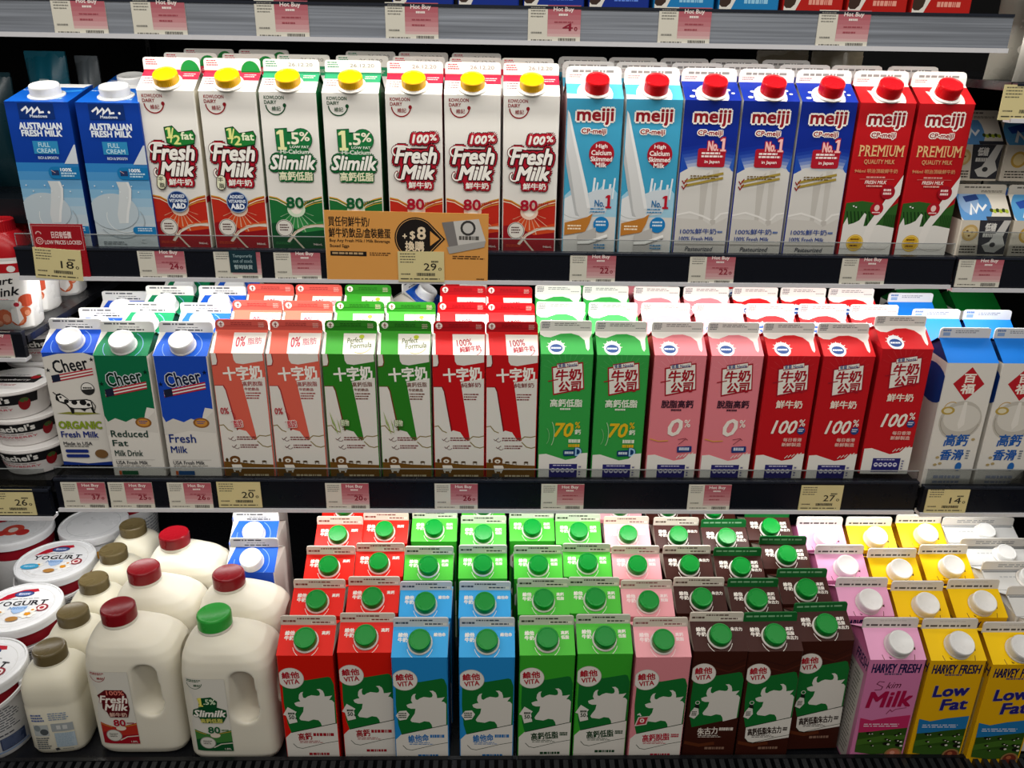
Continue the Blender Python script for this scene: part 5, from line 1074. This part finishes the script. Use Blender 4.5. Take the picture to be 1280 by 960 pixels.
pouch('dim teal pouch at the frame edge above the yogurt drinks', -.700, 1.24, 1.30, .075, .15, .04, '#0f2e36:plastic', lambda a: a.bars(.2, .3, .8, .6, 4, '#7a9aa0', .5)); pouch('dim brown pouch at the frame edge above the yogurt drinks', -.780, 1.18, 1.30, .075, .12, .04, '#5a4030:plastic', lambda a: a.ell(.5, .5, .3, .2, '#8a4a3a'))  # the teal is darkened so its colour stands in for shade here
b = MB(); b.box(-.30, .30, 0, .45, -.012, 0, '#101116:plastic'); b.box(-.30, .30, -.004, 0, -.03, .002, '#14151a:plastic'); tag(link('side_tray', b.mesh('tray'), None, (-.915, 1.13, 1.30)), 'dark tray holding dim pouches above the yogurt drinks', 'tray')
wp = lambda a: (a.bars(.2, .5, .8, .62, 2, '#9a9890', .4), a.ell(.5, .8, .25, .12, '#b9b4a8'))
pouch('pale cheese pouch on the short high shelf beside the silver rail', .668, 1.065, 1.468, .085, .14, .045, '#8f8c84:plastic', wp); pouch('pale cheese pouch behind the front one on the short high shelf', .668, 1.13, 1.468, .085, .14, .045, '#7f7c72:plastic', wp)
def beige(a): a.ell(.5, .5, .3, .2, '#8a6a3a'); a.bars(.2, .1, .8, .3, 2, '#6a5a40', .5)
for k, X in enumerate((.47, .56)): pouch('beige pouch deep in the case behind the red premium cartons, ' + ['inner one', 'outer one'][k], X, 1.46, Z1 + .0, .085, .245, .04, '#8a7f6a:plastic', beige)

# ------------------------------------------------------------------ price tags and cards
def price(a, t, small, c): a.text(t, .66 if len(t) < 3 else .6, .47, .85, .66, c, .006); a.text(small, .88, .56, .94, .66, c, .003)
class TagKind:
    def __init__(s, yellow, p=None, W=.059, H=.0395):
        b = MB(); b.box(-W / 2, W / 2, -.0005, .0005, -H, 0, '#d8d4c6:paper' if not yellow else '#d6c994:paper'); a = Art(W, H)
        if not yellow:
            for i in range(7): a.rect(.37, .0 + .125 * i if i else 0, 1, .82, ['#b05a64:paper', '#b2606a:paper', '#b66c74:paper', '#bc787e:paper', '#c4888c:paper', '#cc9c9e:paper', '#d4b0ae:paper'][i])
            a.text('Hot Buy', .48, .05, .86, .19, '#f0e4de:paper', .006); a.bars(.58, .22, .76, .28, 1, '#f0e4de:paper', .9)
            a.bars(.05, .06, .34, .36, 4, '#8a8880:paper', .35, 3); a.bars(.06, .7, .28, .76, 1, '#8a8880:paper', .7, 4); a.bars(.5, .42, .92, .48, 1, '#a04a54:paper', .6, 5)
            if p: price(a, p, '0', '#8a1a30:paper')
            else: a.bars(.5, .56, .8, .63, 1, '#a04a54:paper', .6, 6)
            a.rect(0, .82, 1, 1, '#d8d4c6:paper'); a.bars(.06, .9, .5, .95, 1, '#6a6860:paper', .7, 7); a.barcode(.58, .86, .9, .97)
        else:
            a.bars(.05, .06, .4, .42, 4, '#6a6450:paper', .4, 3); a.bars(.72, .3, .88, .38, 1, '#4a4638:paper', .7); (a.text(p, .56, .38, .83, .62, '#2a2620:paper', .004), a.text('0', .87, .52, .94, .62, '#2a2620:paper', .002)) if p else None; a.bars(.06, .72, .28, .78, 1, '#6a6450:paper', .7, 4); a.barcode(.4, .7, .78, .8); a.bars(.05, .88, .95, .94, 1, '#4a4638:paper', .6, 8)
        b.art(a, (-W / 2, -.0005, 0), (W, 0, 0), (0, 0, -H), (0, -1, 0)); s.me = b.mesh('price_tag'); s.W = W
    def put(s, px, py, Y, label, group, rot=0, ztop=None):
        p = onY(px, py, Y)
        o = link('price_tag', s.me, None, (p.x + s.W / 2, Y - .0007, ztop if ztop else p.z), (0, rot, 0)); return tag(o, label, 'price tag', group)
tk = {}
def T(yellow, p, *a, **k):
    if (yellow, p) not in tk: tk[(yellow, p)] = TagKind(yellow, p)
    return tk[(yellow, p)].put(*a, **k)
HG, YGp = 'pink and white offer tags', 'plain yellow price tags'
for px, p, w in ((68, None, 'above the blue slanted cartons'), (167, None, 'above the half-fat cartons'), (320, None, 'above the green low-fat cartons'), (482, None, 'above the red 100% yellow-capped cartons'), (660, '4', 'with price 4 above the sky-blue cartons'), (823, None, 'above the deep-blue cartons'), (1022, None, 'above the red premium cartons')):
    T(False, p, px, 30, 1.025, f'pink and white offer tag on the silver rail, {w}', HG, ztop=1.5415)
for px, p, w in ((172, '24', 'reading 24, under the half-fat cartons'), (267, None, 'partly covered by a dark out-of-stock card'), (342, None, 'just before the big orange card'), (713, '22', 'reading 22, under the sky-blue cartons'), (863, '22', 'reading 22, under the deep-blue cartons'), (1054, None, 'under the red premium cartons')):
    T(False, p, px, 318, 1.06, f'pink and white offer tag, {w}', HG, ztop=1.2535)
T(False, None, 1200, 320, 1.06, 'pink and white offer tag under the small oat cartons', HG, ztop=1.2535)
for px, p, w in ((75, '37', 'reading 37, under the organic carton'), (134, '25', 'reading 25, under the reduced-fat carton'), (208, '26', 'reading 26, under the blue fresh milk carton'), (406, '20', 'reading 20, under the green and white cartons'), (543, '26', 'reading 26, under the red and white cartons'), (677, None, 'under the all-green cartons'), (862, None, 'under the pink cartons')):
    T(False, p, px, 600, 1.015, f'pink and white offer tag, {w}', HG, ztop=.9425)
T(False, None, -45, 415, 1.05, 'pink offer tag under the yogurt drinks', HG, ztop=1.144)
for px, p, w, Y, z in ((270, '20', 'reading 20, under the coral cartons', 1.015, .944), (1003, '27', 'reading 27, under the all-red cartons', 1.015, .942), (1163, '14', 'reading 14, under the red-diamond cartons', 1.015, .939), (-18, '26', 'reading 26, under the strawberry pots', 1.015, .931), (1256, None, 'in a dark frame at the frame edge, high up', 1.03, 1.4655)):
    T(True, p, px, 600 if Y == 1.015 else 105, Y, f'yellow price tag, {w}', YGp, ztop=z)
# red holder card with a tilted yellow tag
p, q = onY(33, 281, 1.05), onY(106, 347, 1.05); w, h = q.x - p.x + .004, .0705
b = MB(); b.box(0, w, -.0008, .0008, -h, 0, '#9c1420:plastic'); a = Art(w, h); a.line([(.02, .03), (.97, .03), (.97, .46), (.02, .46), (.02, .03)], .008, '#d89a98')
a.arc(.13, .3, .065, 0, 360, .018, '#e0b0ac', n=20); a.arc(.13, .3, .03, 0, 360, .014, '#e0b0ac'); a.arc(.13, .18, .05, 180, 360, .018, '#e0b0ac'); a.text('日日有低價', .38, .13, .76, .25, '#ecd0cc', .006); a.text('LOW PRICES LOCKED', .23, .29, .94, .36, '#ecd0cc', .004)
b.art(a, (0, -.0008, 0), (w, 0, 0), (0, 0, -h), (0, -1, 0)); tag(link('price_lock_card', b.mesh('card'), None, (p.x, 1.0585, 1.2835)), 'dark red card with padlock and white lettering behind a yellow tag', 'sign')
T(True, '18', 37, 305, 1.0572, 'plain yellow price tag, reading 18, tilted over a dark red card', YGp, rot=.07, ztop=1.2525).location.x += .003
p = onY(286, 317, 1.0585); b = MB(); b.box(0, .034, -.0005, .0005, -.028, 0, '#12313a:paper'); a = Art(.034, .028); a.text('Temporarily', .14, .16, .86, .34, '#9ab4b8:paper', .002); a.text('out of stock', .14, .38, .86, .54, '#9ab4b8:paper', .002); a.text('暫時缺貨', .16, .64, .84, .84, '#b4c8ca:paper', .003); b.art(a, (0, -.0005, 0), (.034, 0, 0), (0, 0, -.028), (0, -1, 0))
tag(link('stock_notice', b.mesh('notice'), None, (p.x, 1.0582, 1.252)), 'small dark teal out-of-stock card over an offer tag', 'sign')
# orange promotion card
p = onY(404, 263, 1.055); w, h = .206, .0915
b = MB(); b.box(0, w, -.0006, .0006, -h, 0, '#da9a4e:paper'); a = Art(w, h)
K = '#1b1512:paper'; a.rect(0, 0, .004, 1, '#e0b070:paper')
a.text('買任何鮮牛奶/', .025, .08, .275, .215, K, .0016); a.text('鮮牛奶飲品/盒裝雞蛋', .025, .235, .40, .37, K, .0016); a.text('Buy Any Fresh Milk / Milk Beverage', .028, .39, .395, .445, K, .0008); a.text('Boxed Eggs', .028, .465, .145, .52, K, .0008); a.rect(.028, .56, .25, .625, K); a.bars(.04, .575, .24, .61, 1, '#b89a70:paper', .8); a.bars(.27, .57, .41, .625, 2, '#5a3a1c:paper', .5, 4); a.bars(.78, .59, .98, .65, 2, '#5a3a1c:paper', .5, 5); a.bars(.93, .91, .98, .93, 1, '#5a3a1c:paper', .8)
k = w / h
a.poly([(.555 + .13 * math.cos(t * RAD), .36 + .13 * k * math.sin(t * RAD)) for t in range(50, 311, 10)] + [(.735, .36)], K); a.poly([(.555 + .122 * math.cos(t * RAD), .36 + .122 * k * math.sin(t * RAD)) for t in range(50, 311, 10)] + [(.722, .36)], '#d8a868:paper'); a.poly([(.555 + .119 * math.cos(t * RAD), .36 + .119 * k * math.sin(t * RAD)) for t in range(50, 311, 10)] + [(.717, .36)], K)
a.text('+', .475, .3, .5, .36, '#e8d4b4:paper', .003); a.text('$', .52, .26, .55, .38, '#e8d4b4:paper', .003); a.text('8', .565, .2, .615, .37, '#e8d4b4:paper', .005); a.text('換購', .49, .40, .605, .535, '#e8d4b4:paper', .003); a.bars(.505, .56, .59, .585, 1, '#e8d4b4:paper', .8); a.poly([(.643, .25), (.643, .46), (.7, .36)], '#da9a4e:paper')
a.poly([(.715, .13), (.785, .11), (.815, .45), (.76, .48)], '#7a7674:paper'); a.poly([(.785, .11), (.94, .07), (.985, .38), (.815, .45)], '#c9c6c0:paper'); a.poly([(.745, .47), (.815, .44), (.985, .37), (.975, .46), (.76, .565)], '#a4a19c:paper'); a.arc(.875, .2, .04, 0, 360, .014, '#3a3836:paper'); a.bars(.82, .31, .95, .37, 1, '#55524e:paper', .9, 3)
b.art(a, (0, -.0006, 0), (w, 0, 0), (0, 0, -h), (0, -1, 0))
tag(link('promotion_card', b.mesh('card'), None, (p.x, 1.0575, p.z), (0, .012, 0)), 'wide orange promotion card with black +$8 drop, on the dark rail', 'sign')
T(True, '29', 497, 314, 1.0562, 'plain yellow price tag, reading 29, on the orange promotion card', YGp, ztop=onY(497, 314, 1.0562).z)
